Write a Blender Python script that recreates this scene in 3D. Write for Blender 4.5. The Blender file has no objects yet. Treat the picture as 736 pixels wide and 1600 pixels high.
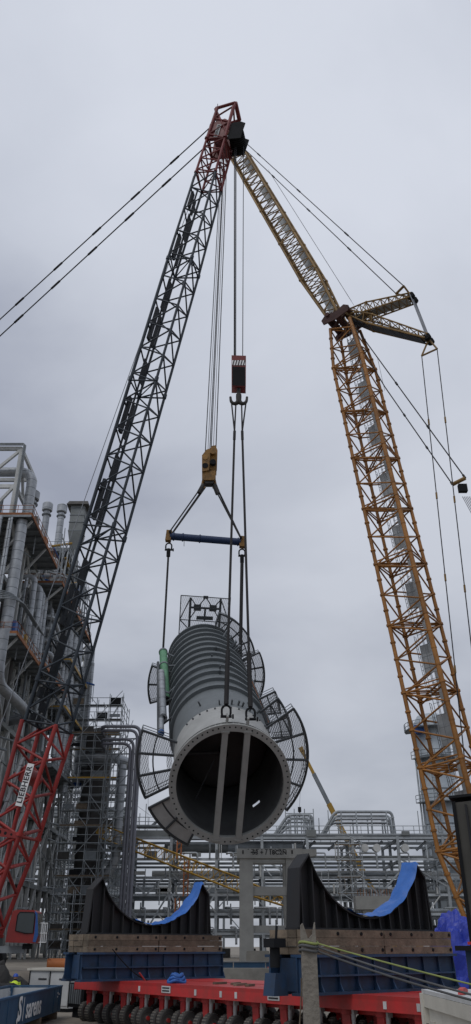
import bpy, math, random
from mathutils import Vector, Matrix, noise
random.seed(7)
V = Vector
# ------------------------------------------------------------------ camera, world, sun, exposure
S = bpy.context.scene
C = S.collection
PITCH = math.radians(29.3); FPX = 1210.0; CH = 3.0
cam = bpy.data.objects.new('camera', bpy.data.cameras.new('camera')); C.objects.link(cam)
cam.location = (0, 0, CH); cam.rotation_euler = (math.pi/2 + PITCH, 0, 0)
cam.data.sensor_fit = 'VERTICAL'; cam.data.sensor_height = 24; cam.data.lens = 24*FPX/1600
cam.data.clip_start = 0.1; cam.data.clip_end = 6000
S.camera = cam
W = bpy.data.worlds.new('World'); S.world = W; W.use_nodes = True
SUN_EL, SUN_AZ = math.radians(58), math.radians(215)      # azimuth clockwise from +Y
def build_world():
    nt = W.node_tree; nt.nodes.clear(); N = nt.nodes.new; L = nt.links.new
    out = N('ShaderNodeOutputWorld'); bg = N('ShaderNodeBackground'); L(bg.outputs[0], out.inputs[0])
    sky = N('ShaderNodeTexSky'); sky.sky_type = 'NISHITA'; sky.sun_disc = False
    sky.sun_elevation = SUN_EL; sky.sun_rotation = SUN_AZ
    tc = N('ShaderNodeTexCoord'); sp = N('ShaderNodeSeparateXYZ'); L(tc.outputs['Generated'], sp.inputs[0])
    def mth(op, a, b=None):
        m = N('ShaderNodeMath'); m.operation = op
        for i, v in enumerate((a, b)):
            if v is None: continue
            if isinstance(v, (int, float)): m.inputs[i].default_value = v
            else: L(v, m.inputs[i])
        return m.outputs[0]
    zz = mth('ADD', mth('MAXIMUM', sp.outputs[2], 0.0), 0.22)
    cx = mth('DIVIDE', sp.outputs[0], zz); cy = mth('DIVIDE', sp.outputs[1], zz)
    cb = N('ShaderNodeCombineXYZ'); L(mth('ADD', cx, CLOUD_OFF[0]), cb.inputs[0]); L(mth('ADD', cy, CLOUD_OFF[1]), cb.inputs[1]); cb.inputs[2].default_value = CLOUD_SEED
    n1 = N('ShaderNodeTexNoise'); n1.inputs['Scale'].default_value = 1.15; n1.inputs['Detail'].default_value = 7
    n1.inputs['Roughness'].default_value = 0.5; n1.inputs['Distortion'].default_value = 0.25
    L(cb.outputs[0], n1.inputs['Vector'])
    n2 = N('ShaderNodeTexNoise'); n2.inputs['Scale'].default_value = 0.55; n2.inputs['Detail'].default_value = 3
    L(cb.outputs[0], n2.inputs['Vector'])
    s = mth('ADD', mth('MULTIPLY', n1.outputs['Fac'], 0.6), mth('MULTIPLY', n2.outputs['Fac'], 0.4))
    r = N('ShaderNodeValToRGB'); L(s, r.inputs[0]); e = r.color_ramp.elements
    e[0].position = 0.395; e[0].color = (.375, .405, .495, 1)
    e[1].position = 0.575; e[1].color = (.69, .725, .81, 1)
    m = e.new(0.485); m.color = (.575, .61, .695, 1)
    # the overcast deck covers almost all of the clear sky
    sc = N('ShaderNodeVectorMath'); sc.operation = 'SCALE'; L(mth('ADD', mth('MULTIPLY', mth('MINIMUM', mth('MAXIMUM', sp.outputs[2], 0.0), 0.75), 4.4), 6.7), sc.inputs[3])   # overcast sky: brighter towards the zenith
    L(r.outputs[0], sc.inputs[0])
    mx = N('ShaderNodeMix'); mx.data_type = 'RGBA'; mx.inputs[0].default_value = 0.94
    L(sky.outputs[0], mx.inputs[6]); L(sc.outputs[0], mx.inputs[7])
    L(mx.outputs[2], bg.inputs[0]); bg.inputs[1].default_value = 0.1
CLOUD_SEED, CLOUD_OFF = 12.2, (0.15, -0.02)
build_world()
sl = bpy.data.lights.new('sun', 'SUN'); sl.energy = 0.8; sl.angle = math.radians(25); sl.color = (1, .965, .92)
so = bpy.data.objects.new('sun', sl); C.objects.link(so)
sd = V((math.sin(SUN_AZ)*math.cos(SUN_EL), math.cos(SUN_AZ)*math.cos(SUN_EL), math.sin(SUN_EL)))
so.location = sd*300; so.rotation_euler = sd.to_track_quat('Z', 'Y').to_euler()
S.view_settings.view_transform = 'Standard'; S.view_settings.look = 'None'
S.view_settings.exposure = 0.0; S.view_settings.gamma = 1.0; S.view_settings.use_curve_mapping = False

# ------------------------------------------------------------------ helpers
CP, SP = math.cos(PITCH), math.sin(PITCH)
def at(x, y, Y):
    """world point at forward distance Y seen at photo pixel x, y"""
    dx, dy = x-368, 800-y
    r = V((dx, FPX*CP - dy*SP, FPX*SP + dy*CP)); k = Y/r.y
    return V((r.x*k, Y, CH + r.z*k))
def on_line(p0, p1, y):
    """point of the line p0-p1 that stands at photo row y"""
    lo, hi = -0.5, 1.5
    for _ in range(50):
        m = (lo+hi)/2; p = p0.lerp(p1, m)
        c = p - V((0, 0, CH)); dep = c.y*CP + c.z*SP; upc = -c.y*SP + c.z*CP
        yy = 800 - FPX*upc/dep
        if yy > y: lo = m
        else: hi = m
    return p0.lerp(p1, (lo+hi)/2)
MATS = {}
def mat(name, rgb, rough=.6, metal=0.0, var=.35, scale=1.2, bump=.0, bscale=20, rnd=.18, dirt=None, spec=.4):
    if name in MATS: return MATS[name]
    m = bpy.data.materials.new(name); m.use_nodes = True; nt = m.node_tree; N = nt.nodes.new; L = nt.links.new
    b = nt.nodes['Principled BSDF']; b.inputs['Roughness'].default_value = rough; b.inputs['Metallic'].default_value = metal
    b.inputs['Specular IOR Level'].default_value = spec
    g = N('ShaderNodeNewGeometry'); n = N('ShaderNodeTexNoise'); n.inputs['Scale'].default_value = scale
    n.inputs['Detail'].default_value = 6; n.inputs['Roughness'].default_value = .65
    L(g.outputs['Position'], n.inputs['Vector'])
    r = N('ShaderNodeValToRGB'); L(n.outputs['Fac'], r.inputs[0]); e = r.color_ramp.elements
    d = dirt or tuple(c*.45+.012 for c in rgb)
    e[0].position = .3; e[0].color = tuple(rgb[i]*(1-var)+d[i]*var for i in range(3)) + (1,)
    e[1].position = .62; e[1].color = tuple(min(1, c*(1+var*.25)) for c in rgb) + (1,)
    oi = N('ShaderNodeObjectInfo'); mr = N('ShaderNodeMapRange'); mr.inputs[3].default_value = 1-rnd; mr.inputs[4].default_value = 1+rnd
    L(oi.outputs['Random'], mr.inputs[0])
    sc = N('ShaderNodeVectorMath'); sc.operation = 'SCALE'; L(r.outputs[0], sc.inputs[0]); L(mr.outputs[0], sc.inputs[3])
    L(sc.outputs[0], b.inputs['Base Color'])
    rr = N('ShaderNodeMapRange'); rr.inputs[3].default_value = min(1, rough+.15); rr.inputs[4].default_value = max(.05, rough-.12)
    L(n.outputs['Fac'], rr.inputs[0]); L(rr.outputs[0], b.inputs['Roughness'])
    if bump:
        n3 = N('ShaderNodeTexNoise'); n3.inputs['Scale'].default_value = bscale; n3.inputs['Detail'].default_value = 8
        L(g.outputs['Position'], n3.inputs['Vector'])
        bp = N('ShaderNodeBump'); bp.inputs['Strength'].default_value = bump; bp.inputs['Distance'].default_value = .05
        L(n3.outputs['Fac'], bp.inputs['Height']); L(bp.outputs[0], b.inputs['Normal'])
    MATS[name] = m; return m
def mesh_mat(name, rgb, open_, scale):
    """woven wire / grating: thin bars with open gaps between"""
    m = mat(name, rgb, .6, .3); nt = m.node_tree; N = nt.nodes.new; L = nt.links.new
    b = nt.nodes['Principled BSDF']; out = [n for n in nt.nodes if n.type == 'OUTPUT_MATERIAL'][0]
    g = N('ShaderNodeTexCoord'); ck = N('ShaderNodeTexChecker'); ck.inputs['Scale'].default_value = scale
    L(g.outputs['Object'], ck.inputs[0])
    mr = N('ShaderNodeMapRange'); mr.inputs[3].default_value = max(0, open_-.3); mr.inputs[4].default_value = min(1, open_+.3)
    L(ck.outputs['Fac'], mr.inputs[0])
    t = N('ShaderNodeBsdfTransparent'); mx = N('ShaderNodeMixShader'); L(mr.outputs[0], mx.inputs[0])
    L(b.outputs[0], mx.inputs[1]); L(t.outputs[0], mx.inputs[2]); L(mx.outputs[0], out.inputs[0]); return m

WM = {}                                                     # world matrices of what has been built
def _link(name, data, M, parent, label=None, cat=None, group=None, kind=None):
    o = bpy.data.objects.new(name, data); C.objects.link(o); WM[o] = M
    if parent is not None:
        o.parent = parent; o.matrix_basis = WM[parent].inverted() @ M
    else: o.matrix_basis = M
    if label: o['label'] = label
    if cat: o['category'] = cat
    if group: o['group'] = group
    if kind: o['kind'] = kind
    return o
def thing(name, label, cat, loc=(0, 0, 0), group=None, rotz=0.0):
    return _link(name, None, Matrix.Translation(V(loc)) @ Matrix.Rotation(rotz, 4, 'Z'), None, label, cat, group)
def part_empty(name, loc, parent): return _link(name, None, Matrix.Translation(V(loc)), parent)
def copy_tree(o, M, label=None, parent=None):
    c = o.copy(); C.objects.link(c); c.parent = parent
    if parent is None: c.matrix_basis = M
    WM[c] = M
    if label: c['label'] = label
    for ch in o.children: copy_tree(ch, M @ ch.matrix_basis, None, c)
    return c
class MB:
    def __init__(s): s.v = []; s.f = []; s.mi = []; s.sm = []
    def add(s, vs, fs, mi=0, smooth=False):
        k = len(s.v); s.v += [V(p) for p in vs]
        for f in fs: s.f.append([i+k for i in f]); s.mi.append(mi); s.sm.append(smooth)
        return s
    def box(s, c, size, ax=None, mi=0):
        x, y, z = ax or (V((1, 0, 0)), V((0, 1, 0)), V((0, 0, 1)))
        c = V(c); h = [d/2 for d in size]
        vs = [c + x*(h[0]*i) + y*(h[1]*j) + z*(h[2]*k) for k in (-1, 1) for j in (-1, 1) for i in (-1, 1)]
        return s.add(vs, [(0, 2, 3, 1), (4, 5, 7, 6), (0, 1, 5, 4), (2, 6, 7, 3), (0, 4, 6, 2), (1, 3, 7, 5)], mi)
    def tube(s, p0, p1, r, n=6, r1=None, mi=0, cap=True):
        return s.path([V(p0), V(p1)], r, n, mi, cap, r1)
    def path(s, pts, r, n=8, mi=0, cap=True, r1=None, closed=False):
        pts = [V(p) for p in pts]; m = len(pts); vs = []; fs = []; u = None
        for i, p in enumerate(pts):
            if closed: t = (pts[(i+1) % m]-pts[i-1]).normalized()
            else: t = (pts[min(i+1, m-1)]-pts[max(i-1, 0)]).normalized()
            if u is None: u = t.cross(V((0, 0, 1)) if abs(t.z) < .95 else V((1, 0, 0))).normalized()
            else: u = (u - t*u.dot(t)).normalized()
            w = t.cross(u); rr = r if r1 is None else r+(r1-r)*i/(m-1)
            vs += [p + u*(rr*math.cos(2*math.pi*k/n)) + w*(rr*math.sin(2*math.pi*k/n)) for k in range(n)]
        for i in range(m if closed else m-1):
            j = (i+1) % m
            for k in range(n): fs.append((i*n+k, i*n+(k+1) % n, j*n+(k+1) % n, j*n+k))
        s.add(vs, fs, mi, True)
        if cap and not closed: s.add(vs[:n], [tuple(range(n))[::-1]], mi); s.add(vs[-n:], [tuple(range(n))], mi)
        return s
    def prism(s, poly, o, ax, ay, az, t, mi=0):
        """poly in (ax, ay) at o, thickness t along az"""
        n = len(poly); o = V(o)
        a = [o+ax*p[0]+ay*p[1] for p in poly]; b = [p+az*t for p in a]
        return s.add(a+b, [tuple(range(n))[::-1], tuple(range(n, 2*n))] + [(i, (i+1) % n, n+(i+1) % n, n+i) for i in range(n)], mi)
    def lathe(s, prof, o, ax, u, w, n=48, mi=0, skip=None, closed=False, a0=0.0, a1=2*math.pi):
        o = V(o); vs = []; fs = []; m = len(prof); full = abs(a1-a0-2*math.pi) < 1e-6; nn = n if full else n+1
        for (d, r) in prof:
            for k in range(nn):
                t = a0+(a1-a0)*k/n; vs.append(o+ax*d+u*(r*math.cos(t))+w*(r*math.sin(t)))
        for i in range(m if closed else m-1):
            j = (i+1) % m
            for k in range(n):
                if skip and skip(i, k): continue
                k2 = (k+1) % nn; fs.append((i*nn+k, i*nn+k2, j*nn+k2, j*nn+k))
        return s.add(vs, fs, mi, False)
    def obj(s, name, mats, parent=None, label=None, cat=None, group=None, kind=None, origin=None, smooth=None, M=None):
        if M is None:
            if origin is None:
                lo = V((min(p[i] for p in s.v) for i in range(3))); hi = V((max(p[i] for p in s.v) for i in range(3)))
                origin = (lo+hi)/2 if parent is not None else V(((lo.x+hi.x)/2, (lo.y+hi.y)/2, lo.z))
            M = Matrix.Translation(V(origin)); vs = [p-V(origin) for p in s.v]
        else: vs = s.v
        me = bpy.data.meshes.new(name); me.from_pydata(vs, [], s.f)
        for m in (mats if isinstance(mats, (list, tuple)) else [mats]): me.materials.append(m)
        me.polygons.foreach_set('material_index', s.mi)
        me.polygons.foreach_set('use_smooth', [True]*len(s.f) if smooth else s.sm)
        me.update(); return _link(name, me, M, parent, label, cat, group, kind)
UNIT = {}
def unit(shape, m):
    if (shape, m.name) not in UNIT:
        b = MB()
        if shape == 'round': b.path([(0, 0, 0), (0, 0, 1)], 1, 8)
        else: b.box((0, 0, .5), (1, 1, 1))
        me = bpy.data.meshes.new('bar'); me.from_pydata(b.v, [], b.f); me.materials.append(m)
        me.polygons.foreach_set('use_smooth', b.sm); me.update(); UNIT[shape, m.name] = me
    return UNIT[shape, m.name]
def bar(name, p0, p1, r, m, parent=None, h=None, up=None, **kw):
    """one straight member as an object of its own: round (radius r) or, with h, a box r wide and h deep"""
    p0, p1 = V(p0), V(p1); d = p1-p0; L = d.length; z = d/L
    up = V(up) if up is not None else V((0, 0, 1))
    if abs(z.dot(up)) > .98: up = V((0, 1, 0)) if abs(z.y) < .9 else V((1, 0, 0))
    x = up.cross(z).normalized(); y = z.cross(x)
    a, b = (r, r) if h is None else (r, h)
    M = Matrix(((x.x*a, y.x*b, d.x, p0.x), (x.y*a, y.y*b, d.y, p0.y), (x.z*a, y.z*b, d.z, p0.z), (0, 0, 0, 1)))
    return _link(name, unit('round' if h is None else 'box', m), M, parent, **kw)
def bend(pts, rad, seg=6):
    """polyline with rounded corners"""
    pts = [V(p) for p in pts]; out = [pts[0]]
    for a, b, c in zip(pts, pts[1:], pts[2:]):
        d0 = (a-b).normalized(); d1 = (c-b).normalized(); k = min(rad, (a-b).length*.49, (c-b).length*.49)
        q0, q1 = b+d0*k, b+d1*k
        for i in range(seg+1):
            t = i/seg; out.append(q0*(1-t)**2 + b*(2*t*(1-t)) + q1*t*t)
    out.append(pts[-1]); return out
def text_mb(txt, size, o, ax, ay, depth=.01, bold=.035):
    cu = bpy.data.curves.new('t', 'FONT'); cu.body = txt; cu.size = size; cu.extrude = depth; cu.space_character = 1.08; cu.align_x = 'CENTER'; cu.align_y = 'CENTER'; cu.offset = size*bold
    ob = bpy.data.objects.new('t', cu); C.objects.link(ob)
    me = ob.evaluated_get(bpy.context.evaluated_depsgraph_get()).to_mesh()
    az = ax.cross(ay); b = MB()
    b.add([V(o)+ax*v.co.x+ay*v.co.y+az*v.co.z for v in me.vertices], [tuple(p.vertices) for p in me.polygons])
    bpy.data.objects.remove(ob); return b
def seams(m, step=1.1):
    """overlapping cladding sheets: a thin lapped seam every step metres"""
    nt = m.node_tree; N = nt.nodes.new; L = nt.links.new; b = nt.nodes['Principled BSDF']
    g = N('ShaderNodeNewGeometry'); sp = N('ShaderNodeSeparateXYZ'); L(g.outputs['Position'], sp.inputs[0])
    def mt(op, a, c):
        k = N('ShaderNodeMath'); k.operation = op; L(a, k.inputs[0]); k.inputs[1].default_value = c; return k.outputs[0]
    f = mt('LESS_THAN', mt('FRACT', mt('DIVIDE', sp.outputs[2], step), 0), .07)
    src = b.inputs['Base Color'].links[0].from_socket
    mx = N('ShaderNodeMix'); mx.data_type = 'RGBA'; L(f, mx.inputs[0]); L(src, mx.inputs[6]); mx.inputs[7].default_value = (.13, .14, .15, 1); L(mx.outputs[2], b.inputs['Base Color'])
X, Y_, Z = V((1, 0, 0)), V((0, 1, 0)), V((0, 0, 1))

# ------------------------------------------------------------------ materials
M_ground = mat('ground_soil', (.23, .205, .17), .95, var=.6, scale=.35, bump=.6, bscale=3, rnd=0)
M_navy = mat('boom_blue_grey', (.027, .037, .049), .55, .1, var=.4)
M_navy2 = mat('boom_dark_walkway', (.018, .022, .028), .7, .2)
M_red = mat('crane_red', (.27, .024, .021), .45, var=.4)
M_dred = mat('head_red', (.15, .02, .02), .55, var=.5)
M_yel = mat('boom_ochre', (.31, .135, .03), .55, var=.5, dirt=(.1, .05, .02))
M_jib = mat('jib_ochre_weathered', (.24, .145, .045), .6, var=.6, dirt=(.07, .05, .03))
M_grate = mat('galvanised_walkway', (.34, .36, .37), .6, .15)
M_rope = mat('wire_rope', (.03, .031, .034), .6, .4, rnd=.05)
M_ropelt = mat('wire_rope_pale', (.22, .23, .25), .5, .5, rnd=.05)
M_sling = mat('rope_sling', (.024, .023, .024), .7, .2, rnd=.05)
M_black = mat('black_steel', (.014, .015, .017), .8, .0, spec=.12)
M_hookyel = mat('hook_block_yellow', (.25, .13, .03), .6, var=.7, dirt=(.06, .04, .02), scale=2)
M_beamblue = mat('spreader_blue', (.012, .03, .085), .5, .1)
M_shell = mat('vessel_shell_grey', (.145, .162, .17), .62, .1, var=.35, scale=.35, rnd=.04)
M_ring = mat('stiffener_grey', (.13, .147, .156), .62, .1, var=.3, scale=.5, rnd=.1)
M_skirt = mat('skirt_primer', (.34, .345, .335), .7, var=.35, scale=.5, rnd=.03)
M_flange = mat('flange_primer', (.27, .275, .262), .65, var=.3, scale=.8, rnd=.03)
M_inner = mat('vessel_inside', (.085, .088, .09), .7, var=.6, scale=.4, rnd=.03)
M_dstl = mat('platform_steel', (.075, .083, .09), .6, .3)
M_mesh = mesh_mat('platform_grating', (.2, .21, .22), .5, 14)
M_mesh2 = mesh_mat('wire_mesh', (.12, .13, .14), .72, 12)
M_green = mat('link_green', (.1, .26, .14), .5, var=.3)
M_alu = mat('pipe_cladding', (.36, .38, .4), .45, .4, var=.45, scale=1.1); seams(M_alu)
M_gal = mat('galvanised_steel', (.36, .39, .41), .55, .15, var=.4)
M_gald = mat('weathered_steel', (.19, .21, .225), .6, .15, var=.5)
M_stru = mat('structural_grey', (.2, .215, .215), .65, .1, var=.4, scale=.8)
M_strul = mat('structural_light_grey', (.46, .47, .46), .65, .05, var=.4, scale=.8)
M_rust = mat('red_oxide', (.27, .105, .04), .75, var=.6)
M_orange = mat('orange_primer', (.42, .13, .03), .6, var=.4)
M_ylw = mat('yellow_paint', (.42, .25, .04), .55, var=.4)
M_purple = mat('pipe_grey_violet', (.17, .175, .205), .5, .15)
M_conc = mat('concrete', (.33, .33, .31), .9, var=.3, scale=.9, bump=.2, bscale=8, rnd=.06)
M_concd = mat('concrete_block', (.3, .285, .25), .9, var=.4, scale=1.5, bump=.2, rnd=.15)
M_sad = mat('saddle_black', (.016, .017, .02), .62, .1, var=.4, dirt=(.03, .026, .022))
M_sblue = mat('girder_blue', (.016, .046, .105), .55, .05, var=.6, dirt=(.03, .035, .04), scale=2)
M_tarp = mat('tarp_blue', (.028, .125, .42), .45, var=.3, scale=2, bump=.5, bscale=5)
M_tarp2 = mat('tarp_deep_blue', (.03, .055, .42), .4, var=.3, scale=2, bump=.5, bscale=5)
M_timber = mat('timber_weathered', (.155, .122, .088), .88, var=.7, scale=3, bump=.4, bscale=14, rnd=.35)
M_post = mat('timber_post', (.22, .2, .17), .85, var=.45, scale=6, bump=.4, bscale=25)
M_tred = mat('trailer_red', (.46, .03, .03), .45, var=.6, scale=1.3, dirt=(.2, .06, .05))
M_tyre = mat('rubber', (.06, .058, .056), .85, bump=.1)
M_tyred = mat('dusty_tread', (.14, .13, .115), .9, var=.6, scale=5)
M_rim = mat('rim_grey', (.2, .195, .185), .6, .3)
M_cont = mat('container_blue', (.03, .085, .16), .5, var=.35, scale=1.5)
M_white = mat('white_paint', (.72, .73, .73), .5, var=.2)
M_offw = mat('grey_white_panel', (.5, .51, .51), .55, var=.3)
M_beige = mat('container_beige', (.5, .48, .42), .55, var=.3, scale=1.2)
M_text = mat('black_letter', (.02, .02, .022), .6)
M_glass = mat('cab_glass', (.02, .03, .032), .06, .0, spec=.8)
M_net = mat('dark_net', (.035, .034, .033), .95, bump=.8, bscale=6)
M_vest = mat('hi_vis', (.55, .72, .05), .7)
M_blue = mat('helmet_blue', (.02, .07, .35), .35)
M_skin = mat('skin', (.38, .22, .15), .6)
M_dark = mat('work_trousers', (.03, .035, .05), .85)
M_pink = mat('cone_orange', (.62, .11, .05), .5)
M_hook = mat('cast_hook', (.045, .042, .04), .6, .3)
M_guy = mat('guy_rope_grey', (.09, .092, .095), .75)
M_grope = mat('guy_rope_green', (.24, .28, .09), .8)
M_brown = mat('column_brown_grey', (.075, .072, .068), .7, .2, var=.5)
M_bluept = mat('valve_blue', (.02, .09, .3), .5)

# ------------------------------------------------------------------ ground
def ground_z(x, y):
    t = min(1, max(0, (x+13)/6)); e = 48.5*(1-t)+56*t
    k = min(1, max(0, (y-e)/3)); k = k*k*(3-2*k)
    n = noise.noise(V((x*.22, y*.22, 1.7)))*.10 + noise.noise(V((x*.9, y*.9, 4.1)))*.03
    return 1.7*k + (n if abs(x) < 80 and y < 140 else 0)
TZ = 1.7
def build_ground():
    xs = [-3000, -800, -250, -120, -80] + [-60+i*1.25 for i in range(97)] + [80, 120, 250, 800, 3000]
    ys = [-300, -100, -40, -10] + [i*1.25 for i in range(96)] + [150, 250, 600, 1500, 4500]
    b = MB(); b.add([(x, y, ground_z(x, y)) for y in ys for x in xs],
                    [(j*len(xs)+i, j*len(xs)+i+1, (j+1)*len(xs)+i+1, (j+1)*len(xs)+i) for j in range(len(ys)-1) for i in range(len(xs)-1)], 0, True)
    b.obj('ground', M_ground, kind='structure', origin=(0, 0, 0))
build_ground()

# ------------------------------------------------------------------ lattice booms
def lattice(parent, P0, P1, ex, ey, w0, d0, w1, d1, bays, rc, rb, m, name='boom_section', k=.3, mb=None, frame=True, flip=0, faces=(0, 1, 2, 3), rcn=None):
    """one section: end frames are the part's own mesh, chords and braces are its sub-parts"""
    P0, P1 = V(P0), V(P1)
    def cn(i, t):
        sx, sy = ((-1, -1), (1, -1), (1, 1), (-1, 1))[i % 4]
        return P0.lerp(P1, t) + ex*(sx*(w0+(w1-w0)*t)/2) + ey*(sy*(d0+(d1-d0)*t)/2)
    mb = mb or m
    f = MB()
    for t in (0.004,):
        for i in range(4): f.tube(cn(i, t), cn(i+1, t), rb*1.05, 6)
        f.tube(cn(0, t), cn(2, t), rb*.8, 5)
    for i in range(4):
        f.tube(cn(i, 0), cn(i, min(.03, .35/(P1-P0).length+.01)), rc*1.5, 8)
    sec = f.obj(name, m, parent)
    for i in range(4): bar('chord', cn(i, 0), cn(i, 1), rcn[i] if rcn else rc, m, sec)
    for fi in faces:
        a, c = (fi, fi+1) if (fi+flip) % 2 == 0 else (fi+1, fi)
        for j in range(bays):
            t0, tm, t1 = j/bays, (j+k)/bays, (j+1)/bays
            bar('brace', cn(a, t0), cn(c, tm), rb, mb, sec); bar('brace', cn(c, tm), cn(a, t1), rb, mb, sec)
    return sec, cn
def boom_axes(P0, P1, d):
    A = (P1-P0).normalized(); d = V((d[0], d[1], 0)).normalized()
    ex = V((d.y, -d.x, 0))
    if ex.y > 0: ex = -ex                                   # ex points towards the viewer's side
    ey = (d - A*d.dot(A)).normalized()
    return A, ex, ey

# ------------------------------------------------------------------ red and grey crawler crane (left)
def red_crane():
    P0 = at(-22, 1462, 53.0); P1 = at(352, 196, 50.0); d = (P1-P0); A, ex, ey = boom_axes(P0, P1, (d.x, d.y))
    T = thing('crawler_crane', 'crawler crane with dark blue-grey lattice boom, red foot section and red cab', 'crane', (P0.x, P0.y, TZ))
    R0 = on_line(P0, P1, 1136)
    lat = lattice
    # red foot section, tapering to the hinge
    mid = P0.lerp(R0, .45)
    lat(T, P0, mid, ex, ey, 2.2, .7, 2.65, 1.9, 3, .15, .085, M_red, 'boom_foot')
    lat(T, mid, R0, ex, ey, 2.65, 1.9, 2.65, 2.5, 3, .15, .085, M_red, 'boom_foot', flip=0)
    ax = A; ay = -ey
    # perforated cross plate with round holes
    c = mid + ex*1.36
    pl = MB().prism([(-1.0, -.3), (1.0, -.16), (1.0, .16), (-1.0, .3)], c - ey*.1, ey, A, ex, .08).obj('cross_plate', M_red, T)
    for i in range(4):
        q = c + ey*(-.8+i*.42) + ex*.075
        MB().lathe([(0, .001), (0, .15-.025*i)], q+ex*.012, ex, A, ey, 16).obj('plate_hole', M_black, pl)
    # rope drum and tube seen inside the foot
    MB().tube(mid+A*3.6-ex*.9-ey*.2, mid+A*3.6+ex*.8-ey*.2, .5, 16).obj('rope_drum', M_red, T)
    MB().tube(mid+A*.6-ey*.9+ex*.9, mid+A*4.6-ey*.55+ex*.9, .12, 10).obj('grease_pipe', M_alu, T)
    MB().tube(mid+A*.2+ey*.1-ex*.4, mid+A*.5+ey*.9+ex*.9, .16, 10).obj('hydraulic_cylinder', M_alu, T)
    # name board on the near face
    c = at(39, 1226, (mid.lerp(R0, .5)+ex*1.45).y); Lb = 2.6
    bd = MB().box(c, (Lb, .47, .05), (ax, ay, ex)).obj('name_board', M_white, T, label='white board with black capital letters up the boom')
    text_mb('LIEBHERR', .5, c+ex*.03, ax, ay, .01, .022).obj('lettering', M_text, bd)
    # blue-grey sections
    joints = [R0] + [on_line(P0, P1, y) for y in (1075, 834, 609, 420, 285)]
    hd = on_line(P0, P1, 232)
    for j, (a, b) in enumerate(zip(joints, joints[1:])):
        w = 2.35
        n = max(1, round((b-a).length/2.6))
        lat(T, a, b, ex, ey, w, 2.3, w, 2.3 if j < 4 else 2.0, n, .115, .068, M_navy if j else M_navy)
        # rear walkway plates on the back face
        q0, q1 = a.lerp(b, .06)-ey*1.0, a.lerp(b, .94)-ey*1.0
        for i in range(3):
            u0, u1 = q0.lerp(q1, i/3+.01), q0.lerp(q1, i/3+(.30 if (i+j) % 3 else .2))
            bar('walkway_plate', u0-ex*.35, u1-ex*.35, .95 if (i+j) % 2 else .55, M_navy2, T, h=.06, up=ey)
            if (i+j) % 2 == 0: bar('walkway_plate', u0+ex*.5, u1+ex*.5, .5, M_navy2, T, h=.22, up=ey)
        bar('pendant_strap', a-ey*1.3+ex*.75, b-ey*1.3+ex*.75, .09, M_navy2, T)
        bar('pendant_strap', a-ey*1.3-ex*.75, b-ey*1.3-ex*.75, .09, M_navy2, T)
    # red head
    top = P1 + A*1.4
    lat(T, joints[-1], hd, ex, ey, 2.35, 2.0, 2.3, 1.9, 3, .12, .07, M_dred, 'boom_head')
    lat(T, hd, top, ex, ey, 2.3, 1.9, 2.2, 1.7, 2, .16, .09, M_dred, 'boom_head')
    for s in (-1, 1):
        MB().prism([(-1.0, -.2), (.9, -.2), (1.0, 2.6), (.3, 3.1), (-1.15, 2.4)], hd+ex*(s*1.0), ey, A, ex, .09).obj('head_side_plate', M_dred, T)
    MB().box(hd+A*1.3-ey*.3, (1.9, .08, 2.2), (ex, ey, A)).obj('head_web_plate', M_dred, T)
    bd = MB().box(hd+A*1.15+ex*1.16-ey*.05, (1.9, .42, .04), (A, -ey, ex)).obj('name_board', M_grate, T)
    text_mb('LIEBHERR', .4, hd+A*1.15+ex*1.185-ey*.05, A, -ey).obj('lettering', M_text, bd)
    bar('top_frame', top-ey*1.1+ex*1.0, top+ey*.9+ex*1.0+A*.7, .16, M_dred, T); bar('top_frame', top-ey*1.1-ex*1.0, top+ey*.9-ex*1.0+A*.7, .16, M_dred, T)
    bar('top_frame', top-ey*1.1+ex*1.0, top-ey*1.1-ex*1.0, .16, M_dred, T); bar('top_frame', top+ey*.9+ex*1.0+A*.7, top+ey*.9-ex*1.0+A*.7, .22, M_dred, T)
    bar('top_frame', top+ey*.9+ex*1.0+A*.7, hd+A*1.2+ey*.9+ex*1.0, .12, M_dred, T); bar('top_frame', top-ey*1.1+ex*1.0, hd+A*1.0+ey*.85+ex*1.1, .1, M_dred, T)
    bar('mast_light', top-ey*.9+ex*.9, top-ey*.9+ex*.9+Z*.9, .03, M_black, T)
    sv = hd + A*1.2 + ey*1.75
    for i in range(7):
        MB().tube(sv+ex*(-.78+i*.22), sv+ex*(-.65+i*.22), .82, 18).obj('sheave', M_black, T)
    for s in (-1, 1):
        MB().prism([(-.6, -1.25), (.75, -1.2), (.85, 1.05), (.3, 1.35), (-.6, 1.2)], sv+ex*(s*.95), ey, A, ex, .08).obj('sheave_cheek', M_black, T)
    # pendants to the derrick mast, and the mast itself
    dn = V((d.x, d.y, 0)).normalized(); tip = V((P1.x, P1.y, 0)) - dn*35; tip.z = 53.5
    foot = P0 - dn*1.5
    lat(T, foot, foot.lerp(tip, .5), ex, ey, 2.2, 1.0, 2.2, 1.8, 6, .12, .07, M_navy, 'derrick_mast')
    lat(T, foot.lerp(tip, .5), tip, ex, ey, 2.2, 1.8, 2.0, .8, 6, .12, .07, M_navy, 'derrick_mast')
    ends = [(at(334, 194, 50.2), at(0, 499, 61)), (at(318, 232, 50.0), at(0, 525, 59.6))]
    for a, b in ends:
        e = a + (b-a)*1.27
        n = 7
        for i in range(n):
            p, q = a.lerp(e, i/n), a.lerp(e, (i+1)/n)
            bar('pendant_rope', p, q, .062, M_rope, T); bar('pendant_socket', q-(q-p).normalized()*.6, q+(q-p).normalized()*.6, .11, M_rope, T)
        bar('pendant_link', e, tip, .1, M_rope, T)
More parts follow.
